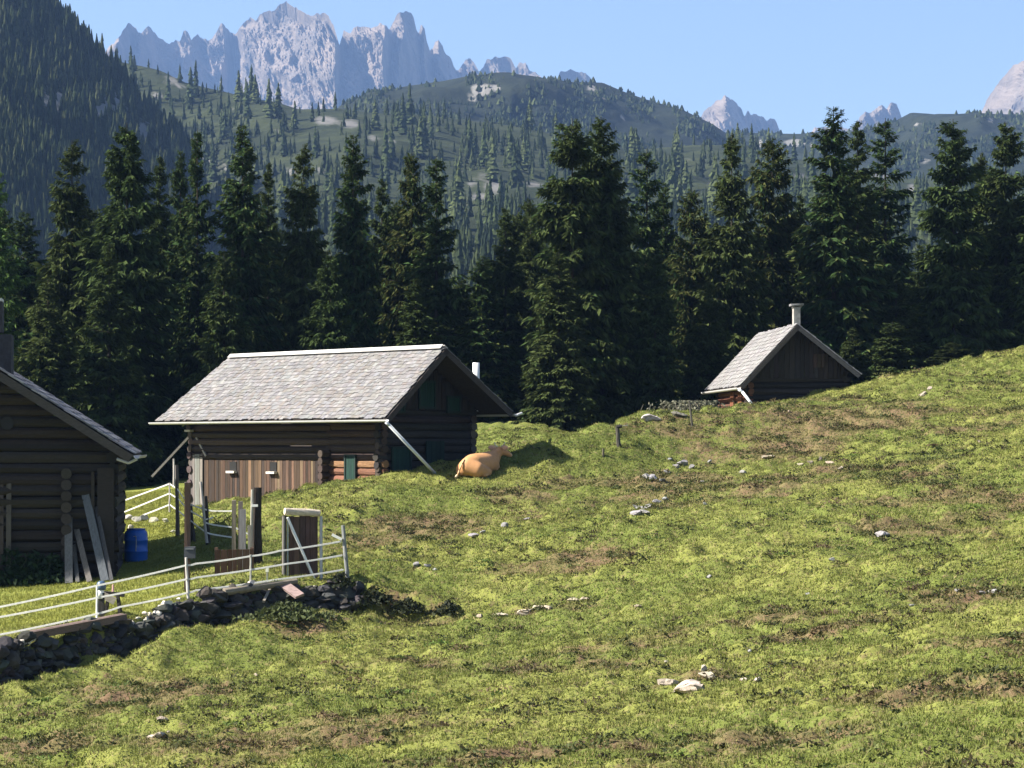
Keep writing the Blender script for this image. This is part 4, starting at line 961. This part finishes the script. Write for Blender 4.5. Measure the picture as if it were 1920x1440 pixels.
TREES = [  # tip px, py, depth, half width px, prototype, label
 (135,256,98,78,0,'broad dark spruce with a blunt top, second tall one from the left edge'),
 (238,222,96,92,1,'broadest tall spruce left of the barn roof, with olive tinted boughs'),
 (300,288,103,55,2,'narrow dark spruce squeezed right of the broadest left spruce'),
 (338,275,107,48,4,'slim dark spruce behind the ragged bare topped one'),
 (370,234,101,44,5,'thin ragged spruce with a sparse bare top, left of the barn ridge'),
 (455,226,97,72,4,'tall shaggy spruce right above the left end of the barn roof'),
 (503,300,104,46,2,'shorter spruce leaning into the tall shaggy one on its right'),
 (568,264,98,62,0,'even pointed spruce above the middle of the barn roof'),
 (662,245,99,60,4,'tall spruce with drooping boughs above the right half of the barn roof'),
 (716,330,105,50,2,'shorter spruce between the drooping one and the twin ragged tops'),
 (772,279,103,52,6,'ragged open spruce, left of the two above the barn ridge end'),
 (818,287,100,52,5,'ragged open spruce with long side boughs above the barn ridge end'),
 (948,385,104,60,2,'shorter dark spruce in the gap left of the great twin spruces'),
 (995,368,108,50,0,'slim dark spruce tucked against the left of the great twin spruces'),
 (1073,216,96,82,3,'left of the great twin spruces, dense and full to the ground'),
 (1127,212,97.5,95,7,'right of the great twin spruces, dense and widest'),
 (1213,272,106,52,5,'thin ragged spruce just right of the great twin spruces'),
 (1244,335,109,46,4,'small dark spruce between the twin spruces and the hut chimney'),
 (1297,348,104,48,6,'brownish thin spruce left above the small hut'),
 (1372,244,103,72,0,'full pointed spruce above the left slope of the hut roof'),
 (1448,250,106,60,6,'sparse spruce with see-through crown and bare trunk above the hut'),
 (1563,193,104,84,4,'tallest spruce on the right, pale spiked tip against the sky'),
 (1608,220,107,64,2,'dark spruce close behind the tallest one on the right'),
 (1660,215,118,62,5,'greyer spruce further back right of the tallest pair'),
 (1787,217,106,84,1,'broad dense spruce near the right edge with rounded shoulders'),
 (1838,282,109,58,0,'spruce shoulder filling between the two right edge spruces'),
 (1886,222,108,74,3,'tall dense spruce closest to the right edge'),
 (1725,455,112,44,2,'low spruce in the blue gap left of the broad right spruce'),
 (45,392,104,70,4,'mid height spruce in the corner between left edge and tall spruces'),
 (205,452,93,66,2,'lower spruce standing in front of the broadest left spruce'),
 (90,520,92,72,0,'low bushy spruce above the roof of the left house'),
 (1048,470,93,62,0,'lower spruce skirt in front of the left twin spruce'),
 (905,475,99,58,4,'dark low spruce right of the barn gable'),
 (1228,470,97,58,1,'low spruce right below the thin ragged one beside the twins'),
 (1330,520,98,52,0,'low spruce behind the left eave of the small hut'),
 (1500,360,109,52,2,'dark spruce between the sparse one and the tallest right one'),
 (1680,520,104,66,3,'low dark spruce behind the right eave of the small hut'),
 (420,470,94,58,3,'lower spruce behind the left end of the barn ridge'),
 (620,470,94,56,1,'lower spruce behind the middle of the barn ridge'),
 (780,520,93,60,2,'lower spruce behind the right end of the barn ridge'),
 (1960,300,106,80,1,'spruce whose branches reach in from the right edge'),
]
for i, t in enumerate(TREES): place_tree(t[0], t[1], t[2], t[3], t[4], t[5], G1, rot=i * 1.7)
# second rank: fills the dark wood between them
rr_ = random.Random(5)
GAPS = [(845, 935, 490), (1180, 1345, 430), (1690, 1760, 590), (40, 110, 480), (385, 425, 430), (520, 545, 420), (610, 640, 430), (680, 705, 430), (1410, 1530, 400)]
for i in range(96):
    px = -60 + i * 21.5 + rr_.uniform(-10, 10); Y = rr_.uniform(109, 136); py = rr_.uniform(345, 500)
    for a, b, lim in GAPS:
        if a - 25 < px < b + 25: py = max(py, lim + rr_.uniform(0, 60))
    place_tree(px, py, Y, rr_.uniform(48, 70), rr_.choice([0, 1, 2, 3, 4, 7]), 'dark spruce in the shaded second rank behind the front spruces', 'second rank of spruces')
for i in range(26):
    px = rr_.uniform(-40, 1960); Y = rr_.uniform(97, 106); py = rr_.uniform(600, 690)
    if 300 < px < 860: py += 20
    place_tree(px, py, Y, rr_.uniform(40, 60), rr_.choice([0, 3, 7]), 'small young spruce in the dark undergrowth under the tall spruces', 'young spruces under the tall ones')
# bright larch at the left edge
lc = spruce(77, PHT, 1.9, dens=.75, spray=.8, irregular=.5, power=.7)
M['larch'] = mat_vc('larch needles', .75, (1.1, 1.1, 1.1), .3, 0, spec=.15, detail=3, transl=.3)
lc[0].materials[0] = M['larch']
at_ = lc[0].attributes['Col']; nv = len(lc[0].vertices); cc = np.empty(nv * 4, dtype=np.float32); at_.data.foreach_get('color', cc); cc = cc.reshape(-1, 4); cc[:, :3] *= np.array([1.9, 2.2, 1.5]); at_.data.foreach_set('color', cc.reshape(-1))
PROTO[20] = (lc, 1.9)
place_tree(-8, 305, 99, 62, 20, 'bright green larch at the left edge beside the dark spruces', None, 'larch_tree')

# ------------------------------------------------------------------ hills and mountains (lofted from contour rows)
def loft(name, rows_, ncol, nrow, mat, px0, px1, amp=(0, 0, 0), sc=(60, 60), seed=1, back=(60, 60), ridged=False, colf=None, kind='structure', crest_keep=True, smooth=True):
    """rows_: list of ([(px,py)...], [(px,Y)...]) from crest to foot"""
    pxs = np.linspace(px0, px1, ncol); Rw = []
    for a, b in rows_:
        a = np.array(a, float); b = np.array(b, float)
        Rw.append((np.interp(pxs, a[:, 0], a[:, 1]), np.interp(pxs, b[:, 0], b[:, 1])))
    if ridged: Rw[0] = (Rw[0][0] + fbm(pxs / 9, pxs * 0 + seed, seed, 4, .6) * 6, Rw[0][1])
    Xr = np.array([(pxs - CX) / F * Y for py, Y in Rw]); Yr = np.array([Y for py, Y in Rw]); Zr = np.array([(HY - py) / F * Y for py, Y in Rw])
    k = np.linspace(0, len(Rw) - 1, nrow); i0 = np.minimum(k.astype(int), len(Rw) - 2); t = (k - i0)[:, None]
    def it(A): return A[i0] * (1 - t) + A[i0 + 1] * t
    X, Y, Z = it(Xr), it(Yr), it(Zr)
    w = np.clip(np.arange(nrow)[:, None] / (nrow * .12), 0, 1) if crest_keep else 1
    nx, ny = X / sc[0] + (Z / sc[1] * .55 if ridged else 0), (Z * 1.2 + Y * .5) / sc[1]
    n = fbm(nx, ny, seed, 5, .55)
    if ridged: n = .5 - np.abs(n) * 1.1 + (.5 - np.abs(fbm(X / 75 + Z / 120, Z / 300, seed + 3, 3)) * 3.2) * .8 + (.4 - np.abs(fbm(X / 30 + Z / 70, Z / 80, seed + 4, 5, .68)) * 2.2) * .52
    Y = Y - w * n * amp[1]; Z = Z + w * fbm(nx * 1.3, ny * 1.3, seed + 9, 4) * amp[2]; X = X + w * fbm(nx, ny, seed + 5, 4) * amp[0]
    # back side
    nb = 6; tb = np.linspace(1, 1 / nb, nb)[:, None]
    Xb = np.repeat(X[:1], nb, 0); Yb = Y[:1] + back[0] * tb; Zb = Z[:1] - back[1] * tb ** 1.3
    X = np.concatenate([Xb, X]); Y = np.concatenate([Yb, Y]); Z = np.concatenate([Zb, Z])
    m = X.shape[0]; id_ = np.arange(m * ncol).reshape(m, ncol)
    fq = np.stack([id_[:-1, :-1], id_[1:, :-1], id_[1:, 1:], id_[:-1, 1:]], -1).reshape(-1, 4)
    col = None
    if colf is not None:
        ppx = CX + F * X / Y; ppy = HY - F * Z / Y; c = colf(ppx, ppy, X, Y, Z)
        col = np.stack([c, c, c], -1).reshape(-1, 3)
    o = raw_mesh(name, np.stack([X, Y, Z], -1).reshape(-1, 3), fq, mat, col=col, smooth=smooth); tag(o, kind=kind)
    return o, (X[nb:], Y[nb:], Z[nb:])
def hill_mat(name, a, b, rock, sc, rk=(.9, .95), bump=1.0, bd=3.0, snow=None):
    m, nt, bs = new_mat(name); L = nt.links; tc = N(nt, 'ShaderNodeTexCoord')
    def nz(s, d=6, r=.65):
        n = N(nt, 'ShaderNodeTexNoise'); n.inputs['Scale'].default_value = s; n.inputs['Detail'].default_value = d; n.inputs['Roughness'].default_value = r; L.new(tc.outputs['Object'], n.inputs['Vector']); return n.outputs['Fac']
    def rp(f, lo, hi):
        r = N(nt, 'ShaderNodeMapRange', interpolation_type='SMOOTHSTEP'); r.inputs[1].default_value = lo; r.inputs[2].default_value = hi; L.new(f, r.inputs[0]); return r.outputs[0]
    def mx(f, x, y):
        q_ = N(nt, 'ShaderNodeMix', data_type='RGBA'); L.new(f, q_.inputs[0])
        for k, v in ((6, x), (7, y)):
            if isinstance(v, tuple): q_.inputs[k].default_value = v + (1,)
            else: L.new(v, q_.inputs[k])
        return q_.outputs[2]
    n1 = nz(sc); g = mx(rp(n1, .38, .62), a, b)
    at = N(nt, 'ShaderNodeAttribute', attribute_name='Col'); n2 = nz(sc * 3.1)
    ad = N(nt, 'ShaderNodeMath', operation='ADD'); L.new(at.outputs['Fac'], ad.inputs[0]); L.new(n2, ad.inputs[1])
    g = mx(rp(ad.outputs[0], rk[0], rk[1]), g, rock)
    L.new(g, bs.inputs['Base Color']); bs.inputs['Roughness'].default_value = .95; bs.inputs['Specular IOR Level'].default_value = .1
    bp = N(nt, 'ShaderNodeBump'); bp.inputs['Strength'].default_value = bump; bp.inputs['Distance'].default_value = bd; L.new(nz(sc * 2.3, 8, .7), bp.inputs['Height']); L.new(bp.outputs[0], bs.inputs['Normal'])
    return m
def blobs(lst, base=0.0):
    def f(px, py, X, Y, Z):
        t = np.full(px.shape, base)
        for bx, by, rx_, ry_, v in lst: t = np.maximum(t, v * np.exp(-((px - bx) / rx_) ** 2 - ((py - by) / ry_) ** 2))
        return t
    return f
GREENROCK = (.42, .40, .38)
# left wooded mountainside (in its own shade)
A_CR = [(x, y + 22) for x, y in [(-500,-330),(-200,-150),(0,-55),(75,-5),(100,12),(130,32),(160,68),(195,92),(215,112),(240,148),(275,188),(306,214),(335,245),(360,300),(376,360),(395,470),(430,620),(520,760)]]
m_ = hill_mat('wooded mountainside', (.016, .022, .011), (.026, .034, .016), (.15, .15, .15), .018, (.95, 1.2), 1, 4)
oA, gA = loft('mountain_slope', [(A_CR, [(-500,800),(0,820),(240,830),(520,800)]), ([(-500,150),(0,230),(200,330),(330,420),(520,760)], [(-500,600),(0,620),(240,640),(520,640)]), ([(-500,850),(0,850),(520,850)], [(-500,400),(0,410),(520,440)])],
              150, 90, m_, -500, 520, (10, 22, 12), (70, 90), 3, (300, 200), colf=blobs([(200,200,48,42,.95),(110,185,50,28,.85),(270,240,18,34,.8),(40,230,50,30,.6),(30,60,30,18,.6)]))
# near wooded hillside
B_CR = [(150,128),(205,112),(265,124),(300,132),(350,156),(420,172),(480,186),(520,192),(560,205),(640,204),(700,212),(800,216),(880,226),(960,236),(1030,250),(1100,256),(1180,282),(1300,272),(1400,272),(1500,300),(1700,335),(1920,335),(2300,330)]
m_ = hill_mat('wooded hillside', (.018, .024, .012), (.032, .04, .017), (.13, .127, .122), .05, (.8, 1.35), 1, 1.5)
oB, gB = loft('hillside', [(B_CR, [(150,1100),(600,1000),(1100,980),(2300,900)]), ([(150,330),(600,380),(1100,400),(1500,420),(2300,440)], [(150,1010),(420,860),(600,700),(2300,640)]), ([(150,560),(2300,600)], [(150,800),(420,600),(620,420),(2300,400)]), ([(150,880),(2300,880)], [(150,460),(420,330),(620,240),(2300,230)])],
              220, 130, m_, 150, 2300, (4, 14, 7), (55, 55), 8, (200, 120),
              colf=blobs([(610,226,26,9,1.1),(655,232,22,10,1.0),(700,258,14,8,.8),(735,266,10,6,.9),(905,330,22,10,.8),(925,352,24,14,1.0),(885,345,10,7,.9),(600,320,12,8,.8),(320,150,16,12,.9),(338,162,10,5,1.0),(293,178,14,7,.9),(545,322,16,10,.8),(1710,355,12,16,.8),(480,340,14,8,.8),(860,318,12,6,.7),(880,392,8,6,.8),(1040,330,8,8,.5),(1290,300,12,8,.5),(640,372,10,8,.6),(430,315,22,12,.9),(390,300,18,9,.8),(960,300,16,7,.7),(1000,345,22,8,.8),(900,368,26,9,.9),(1260,330,20,7,.7),(1340,345,22,8,.8),(1500,330,24,8,.8),(760,340,20,7,.6),(520,250,16,7,.7),(430,205,18,6,.7),(1650,330,24,8,.8)]))
# rounded hill behind it
C_CR = [(480,300),(560,255),(600,232),(640,198),(690,176),(760,162),(830,152),(880,142),(950,137),(1010,144),(1050,153),(1130,155),(1170,172),(1210,186),(1280,206),(1335,232),(1362,250),(1400,300),(1480,420)]
m_ = hill_mat('dwarf pine hill', (.010, .014, .009), (.018, .023, .013), (.17, .165, .155), .03, (.85, 1.15), 1, 3)
oC, gC = loft('hill', [(C_CR, [(480,1500),(950,1560),(1480,1620)]), ([(480,420),(700,300),(950,270),(1200,310),(1480,480)], [(480,1200),(1480,1240)]), ([(480,760),(1480,760)], [(480,800),(1480,850)])], 200, 90, m_, 480, 1480, (10, 30, 14), (80, 80), 15, (300, 200),
              colf=blobs([(905,168,24,13,1.1),(885,182,14,8,1.0),(930,165,14,8,.9),(970,171,8,4,.9),(1110,165,14,8,.7),(1130,185,10,10,.6),(1168,218,6,9,.9),(760,190,30,12,.3)]))
D_CR = [(1250,330),(1330,262),(1380,248),(1440,250),(1500,251),(1545,246),(1600,246),(1650,236),(1680,226),(1708,211),(1740,213),(1770,216),(1830,211),(1870,214),(1920,215),(2000,205),(2150,220),(2400,230)]
oD, gD = loft('hill', [(D_CR, [(1250,1750),(2400,1800)]), ([(1250,400),(1600,330),(2400,330)], [(1250,1350),(2400,1350)]), ([(1250,800),(2400,800)], [(1250,850),(2400,850)])], 180, 80, m_, 1250, 2400, (10, 28, 14), (80, 80), 23, (300, 200),
              colf=blobs([(1490,268,26,9,.9),(1420,272,20,10,.8),(1530,272,14,9,.8),(1850,224,18,5,1.0),(1720,233,14,4,.9),(1895,240,12,6,.8),(1735,300,18,10,.6),(1430,262,12,6,.7)]))
# far limestone peaks
m_ = hill_mat('limestone peaks', (.21, .172, .14), (.125, .108, .095), (.26, .235, .21), .012, (.9, 1.3), .9, 14)
E_CR = [(120,190),(180,130),(205,88),(222,70),(240,42),(255,52),(265,62),(278,48),(288,58),(305,76),(318,82),(330,78),(335,82),(340,70),(344,59),(352,60),(355,78),(362,70),(370,62),(380,70),(390,76),(398,68),(405,60),(415,42),(430,57),(440,63),(455,45),(470,33),(480,40),(488,29),(510,20),(520,16),(530,6),(537,2),(548,10),(560,20),(575,28),(590,26),(605,24),(615,30),(625,48),(632,72),(637,86),(641,70),(645,57),(650,60),(656,60),(665,52),(675,48),(690,50),(700,52),(712,47),(725,50),(730,56),(735,45),(742,30),(750,24),(760,20),(770,23),(776,35),(781,60),(785,66),(789,48),(796,52),(800,75),(806,96),(812,90),(816,78),(822,74),(830,85),(835,100),(845,110),(852,128),(860,131),(868,118),(878,110),(888,115),(898,131),(905,126),(912,110),(925,110),(935,105),(948,106),(960,115),(968,129),(975,119),(985,117),(992,131),(1005,133),(1015,146),(1040,152),(1050,135),(1065,130),(1080,134),(1090,133),(1105,143),(1116,156),(1150,200),(1200,260)]
def off(c, d): return [(x, y + d) for x, y in c]
DZ = [(120,4480),(205,4600),(222,4560),(252,4740),(264,4690),(300,4830),(330,4900),(348,4850),(372,4930),(400,4960),(416,4920),(436,5080),(450,4800),(540,4600),(632,4400),(642,4520),(660,4480),(690,4500),(722,4460),(735,4620),(750,4570),(786,4790),(792,4750),(810,4880),(822,4850),(860,5000),(870,5050),(1000,4950),(1200,5000)]
def dz(d): return [(x, y - d) for x, y in DZ]
loft('mountain', [(E_CR, DZ), ([(120,210),(205,150),(240,100),(340,112),(415,100),(470,80),(537,60),(605,80),(640,130),(690,110),(750,90),(800,140),(870,150),(1000,165),(1200,280)], dz(45)), ([(120,300),(640,230),(1200,320)], dz(150)), ([(120,420),(1200,420)], dz(420))], 760, 190, m_, 120, 1200, (10, 54, 8), (95, 230), 31, (260, 330), ridged=True, smooth=False, colf=blobs([], .15))
E2 = [(1230,330),(1300,240),(1320,206),(1335,195),(1345,187),(1360,182),(1375,190),(1390,203),(1395,216),(1402,207),(1410,214),(1418,211),(1432,220),(1437,226),(1443,219),(1455,224),(1462,247),(1490,270),(1520,250),(1528,235),(1540,241),(1562,238),(1600,240),(1614,215),(1622,208),(1630,213),(1640,205),(1650,195),(1658,198),(1662,206),(1668,194),(1680,195),(1688,215),(1694,228),(1720,300)]
loft('mountain', [(E2, [(1230,5000),(1360,4800),(1460,5000),(1620,4900),(1720,5050)]), (off(E2, 40), [(1230,4960),(1360,4760),(1460,4960),(1620,4860),(1720,5010)]), ([(1230,420),(1720,420)], [(1230,4700),(1720,4750)])], 300, 70, m_, 1230, 1720, (8, 36, 6), (80, 180), 37, (200, 250), ridged=True, smooth=False, colf=blobs([], .15))
E3 = [(1790,300),(1838,214),(1850,190),(1865,165),(1880,146),(1895,128),(1910,119),(1930,114),(1990,98),(2080,80),(2200,130),(2350,260)]
loft('mountain', [(E3, [(1790,4800),(1900,4550),(1925,4500),(1990,4700),(2350,5000)]), (off(E3, 60), [(1790,4740),(1900,4490),(1925,4440),(1990,4640),(2350,4940)]), ([(1790,420),(2350,420)], [(1790,4400),(2350,4500)])], 200, 80, m_, 1790, 2350, (10, 44, 8), (90, 200), 43, (220, 300), ridged=True, smooth=False, colf=blobs([], .15))

# ------------------------------------------------------------------ trees on the hills
def low_tree(seed, h=12.0, R=1.9, n=5, col=(.07, .095, .035)):
    """small far conifer: n overlapping jagged skirts round a stem"""
    r = np.random.default_rng(seed); V = []; FQ = []; C = []; m = 9
    for k in range(n):
        z0 = h * (.06 + .94 * k / n) ** 1.02; z1 = min(h, z0 + h * (1.75 - .25 * k / n) / n); rad = R * (1 - z0 / h) ** .8 * r.uniform(.85, 1.15) + .12
        b = len(V)
        for i in range(m):
            a = 2 * math.pi * (i + r.uniform(-.3, .3)) / m; q_ = rad * r.uniform(.45, 1.3)
            V.append((math.cos(a) * q_, math.sin(a) * q_, z0 - r.uniform(-.15, .35) * h / n)); C.append(np.array(col) * r.uniform(.8, 1.15))
        for i in range(m):
            a = 2 * math.pi * i / m; q_ = rad * .18; V.append((math.cos(a) * q_ + r.normal(0, .05), math.sin(a) * q_, z1)); C.append(np.array(col) * r.uniform(.8, 1.1))
        for i in range(m):
            j_ = (i + 1) % m; FQ.append((b + i, b + j_, b + m + j_, b + m + i))
    b = len(V)
    for z, q_ in ((-.4, .2), (h * .98, .03)):
        for i in range(4): a = math.pi / 2 * i; V.append((math.cos(a) * q_, math.sin(a) * q_, z)); C.append(np.array((.05, .04, .033)))
    for i in range(4): FQ.append((b + i, b + (i + 1) % 4, b + 4 + (i + 1) % 4, b + 4 + i))
    return np.array(V), [np.array(FQ)], np.array(C)
def surf_pick(g, n, cond, rng):
    X, Y, Z = g; m, c = X.shape; out = []
    A = np.zeros((m, c)); px = CX + F * X / Y; py = HY - F * Z / Y
    dpx = np.abs(np.gradient(px, axis=1)); dpy = np.abs(np.gradient(py, axis=0)) + .3
    A = dpx * dpy * cond(px, py, Y); p = (A / A.sum()).reshape(-1)
    ids = rng.choice(m * c, n, p=p)
    jx = rng.uniform(-.5, .5, n) * (X.reshape(-1)[1] - X.reshape(-1)[0])
    return np.stack([X.reshape(-1)[ids] + jx, Y.reshape(-1)[ids], Z.reshape(-1)[ids]], 1)
rng2 = np.random.default_rng(99)
protoL = []
for k, c in enumerate([(.05, .066, .028), (.042, .058, .025), (.03, .043, .02), (.06, .076, .032), (.038, .052, .024)]):
    V, Fa, C = low_tree(500 + k, 12, [1.8, 1.35, 1.5, 1.9, 1.6][k], 13, c); o = raw_mesh('larch_tree', V, Fa, M['needle'], col=C); protoL.append(o.data); bpy.data.objects.remove(o)
def openness(px, py, Y):                                                # leave the pale rock ledges and glades open
    g = np.clip(fbm(px / 60, py / 40, 66, 3) * 2.2 + 1.2, .4, 1)
    for bx, by, rx_, ry_ in ((630,232,60,14),(915,345,48,26),(320,158,35,18),(720,262,26,10),(1700,355,30,20),(420,310,48,16),(1000,345,30,12),(1330,342,40,12),(1500,330,32,12),(760,340,26,10),(1650,330,32,12)): g = g * (1 - .97 * np.exp(-((px - bx) / rx_) ** 2 - ((py - 14 - by) / (ry_ + 10)) ** 2))
    return g * (py < 640) * (px > 215) * (px < 1990)
pts = surf_pick(gB, 285, lambda px, py, Y: openness(px, py, Y) * (py < 480), rng2)
for i, p in enumerate(pts):
    o = bpy.data.objects.new('larch_tree', protoL[rng2.integers(0, 5)]); COL.objects.link(o); s = rng2.uniform(.7, 1.4) * (1.0 if p[1] > 600 else .8)
    o.location = (p[0], p[1], p[2] - .3); o.scale = (s * rng2.uniform(.85, 1.2), s * 1.0, s); o.rotation_euler = (0, 0, rng2.uniform(0, 6.28))
    tag(o, 'pale green larch or spruce on the hazy wooded hillside', 'tree', 'trees on the hazy hillside')
def forest(name, g, n, cond, label, h=(6, 12), cols=((.03, .045, .018),), nq=4, kind='stuff', R=1.8):
    P_ = surf_pick(g, n, cond, rng2); VV = []; QQ = []; CC = []; lib = [low_tree(700 + k, 12, R, nq, (1, 1, 1)) for k in range(6)]; off_ = 0
    for p in P_:
        V, Fa, C = lib[rng2.integers(0, 6)]; s = rng2.uniform(*h) / 12; a = rng2.uniform(0, 6.28); ca, sa = math.cos(a) * s, math.sin(a) * s; v = V
        VV.append(np.stack([v[:, 0] * ca - v[:, 1] * sa, v[:, 0] * sa + v[:, 1] * ca, v[:, 2] * s - .3], 1) + p); QQ.append(Fa[0] + off_); off_ += len(V)
        CC.append(C * np.array(cols[rng2.integers(0, len(cols))]))
    o = raw_mesh(name, np.concatenate(VV), np.concatenate(QQ), M['needle'], col=np.concatenate(CC)); tag(o, label, 'forest', kind=kind); return o
forest('forest', gA, 3200, lambda px, py, Y: (px > -60) * (py < 520) * np.clip(1 - .97 * np.exp(-((px - 205) / 48) ** 2 - ((py - 215) / 45) ** 2) - .9 * np.exp(-((px - 110) / 50) ** 2 - ((py - 198) / 32) ** 2) - .8 * np.exp(-((px - 270) / 18) ** 2 - ((py - 250) / 40) ** 2), 0, 1), 'dark shaded spruce forest on the steep left mountainside', (4.5, 9.5), ((.018, .028, .013), (.028, .04, .017), (.05, .06, .025)))
forest('forest', gB, 3600, lambda px, py, Y: openness(px, py, Y), 'smaller trees and scrub filling the hazy wooded hillside', (2.5, 8.5), ((.035, .047, .021), (.025, .035, .016), (.05, .064, .028), (.017, .025, .013)), 6)
forest('forest', gC, 2800, lambda px, py, Y: (py < 320) * (px > 560) * np.clip(fbm(px / 50, py / 30, 3, 3) * 2 + .6, 0, 1) * (1 - .97 * np.exp(-((px - 905) / 40) ** 2 - ((py - 175) / 20) ** 2)), 'dark dwarf pine scrub on the rounded blue hill', (1.5, 4.2), ((.02, .03, .015), (.06, .075, .032), (.035, .045, .02)), 2, R=5.5)
forest('forest', gD, 2600, lambda px, py, Y: (py < 340) * (px > 1330) * (px < 2000) * np.clip(fbm(px / 50, py / 30, 4, 3) * 2 + .5, 0, 1), 'dark dwarf pine scrub on the right hand ridge', (1.5, 4.2), ((.02, .03, .015), (.06, .075, .032), (.035, .045, .02)), 2, R=5.5)

# ------------------------------------------------------------------ haze
HAZE = 1.05e-4
hm = bpy.data.materials.new('mountain haze'); hm.use_nodes = True; nt = hm.node_tree
nt.nodes.remove(nt.nodes['Principled BSDF']); pv = nt.nodes.new('ShaderNodeVolumePrincipled')
pv.inputs['Color'].default_value = (.285, .475, .9, 1); pv.inputs['Density'].default_value = HAZE; pv.inputs['Anisotropy'].default_value = 0.1
nt.links.new(pv.outputs[0], nt.nodes['Material Output'].inputs['Volume'])
zl, zh = float(Zg.min()) - 60, 1050.0
hb = MB(); hb.box((0, 2770, (zl + zh) / 2), (7400, 5700, zh - zl)); ho = hb.build('haze', hm); tag(ho, 'thin blue mountain haze', 'haze', kind='stuff')

# ------------------------------------------------------------------ light, sky, camera
SUN_EL = math.radians(41); SX, SY = -.991, -.13                      # towards the sun: left and slightly beyond
sd = Vector((SX * math.cos(SUN_EL), SY * math.cos(SUN_EL), math.sin(SUN_EL))).normalized()
sl = bpy.data.lights.new('sun', 'SUN'); sl.energy = 5.0; sl.angle = math.radians(.53); sl.color = (1, .93, .82)
so_ = bpy.data.objects.new('sun', sl); COL.objects.link(so_); so_.rotation_euler = sd.to_track_quat('Z', 'Y').to_euler(); so_.location = (-60, 60, 80)
w = bpy.data.worlds.new('World'); scene.world = w; w.use_nodes = True; nt = w.node_tree
sky = nt.nodes.new('ShaderNodeTexSky'); sky.sky_type = 'NISHITA'; sky.sun_disc = False; sky.sun_elevation = SUN_EL
sky.sun_rotation = math.atan2(SX, SY); sky.altitude = 1700; sky.air_density = 1.0; sky.dust_density = 4.0; sky.ozone_density = .7
bg = nt.nodes['Background']; bg.inputs['Strength'].default_value = .057; nt.links.new(sky.outputs[0], bg.inputs['Color'])
cam = bpy.data.cameras.new('camera'); cam.sensor_width = 36; cam.lens = F / 1920 * 36; cam.shift_y = (HY - 720) / 1920; cam.clip_start = .5; cam.clip_end = 30000
co = bpy.data.objects.new('camera', cam); COL.objects.link(co); co.location = (0, 0, 0); co.rotation_euler = (math.pi / 2, 0, 0); scene.camera = co
vs = scene.view_settings; vs.view_transform = 'Standard'; vs.look = 'None'; vs.exposure = 1.75; vs.gamma = 1; vs.use_curve_mapping = False
scene.cycles.max_bounces = 5; scene.cycles.transparent_max_bounces = 8; scene.cycles.volume_bounces = 0
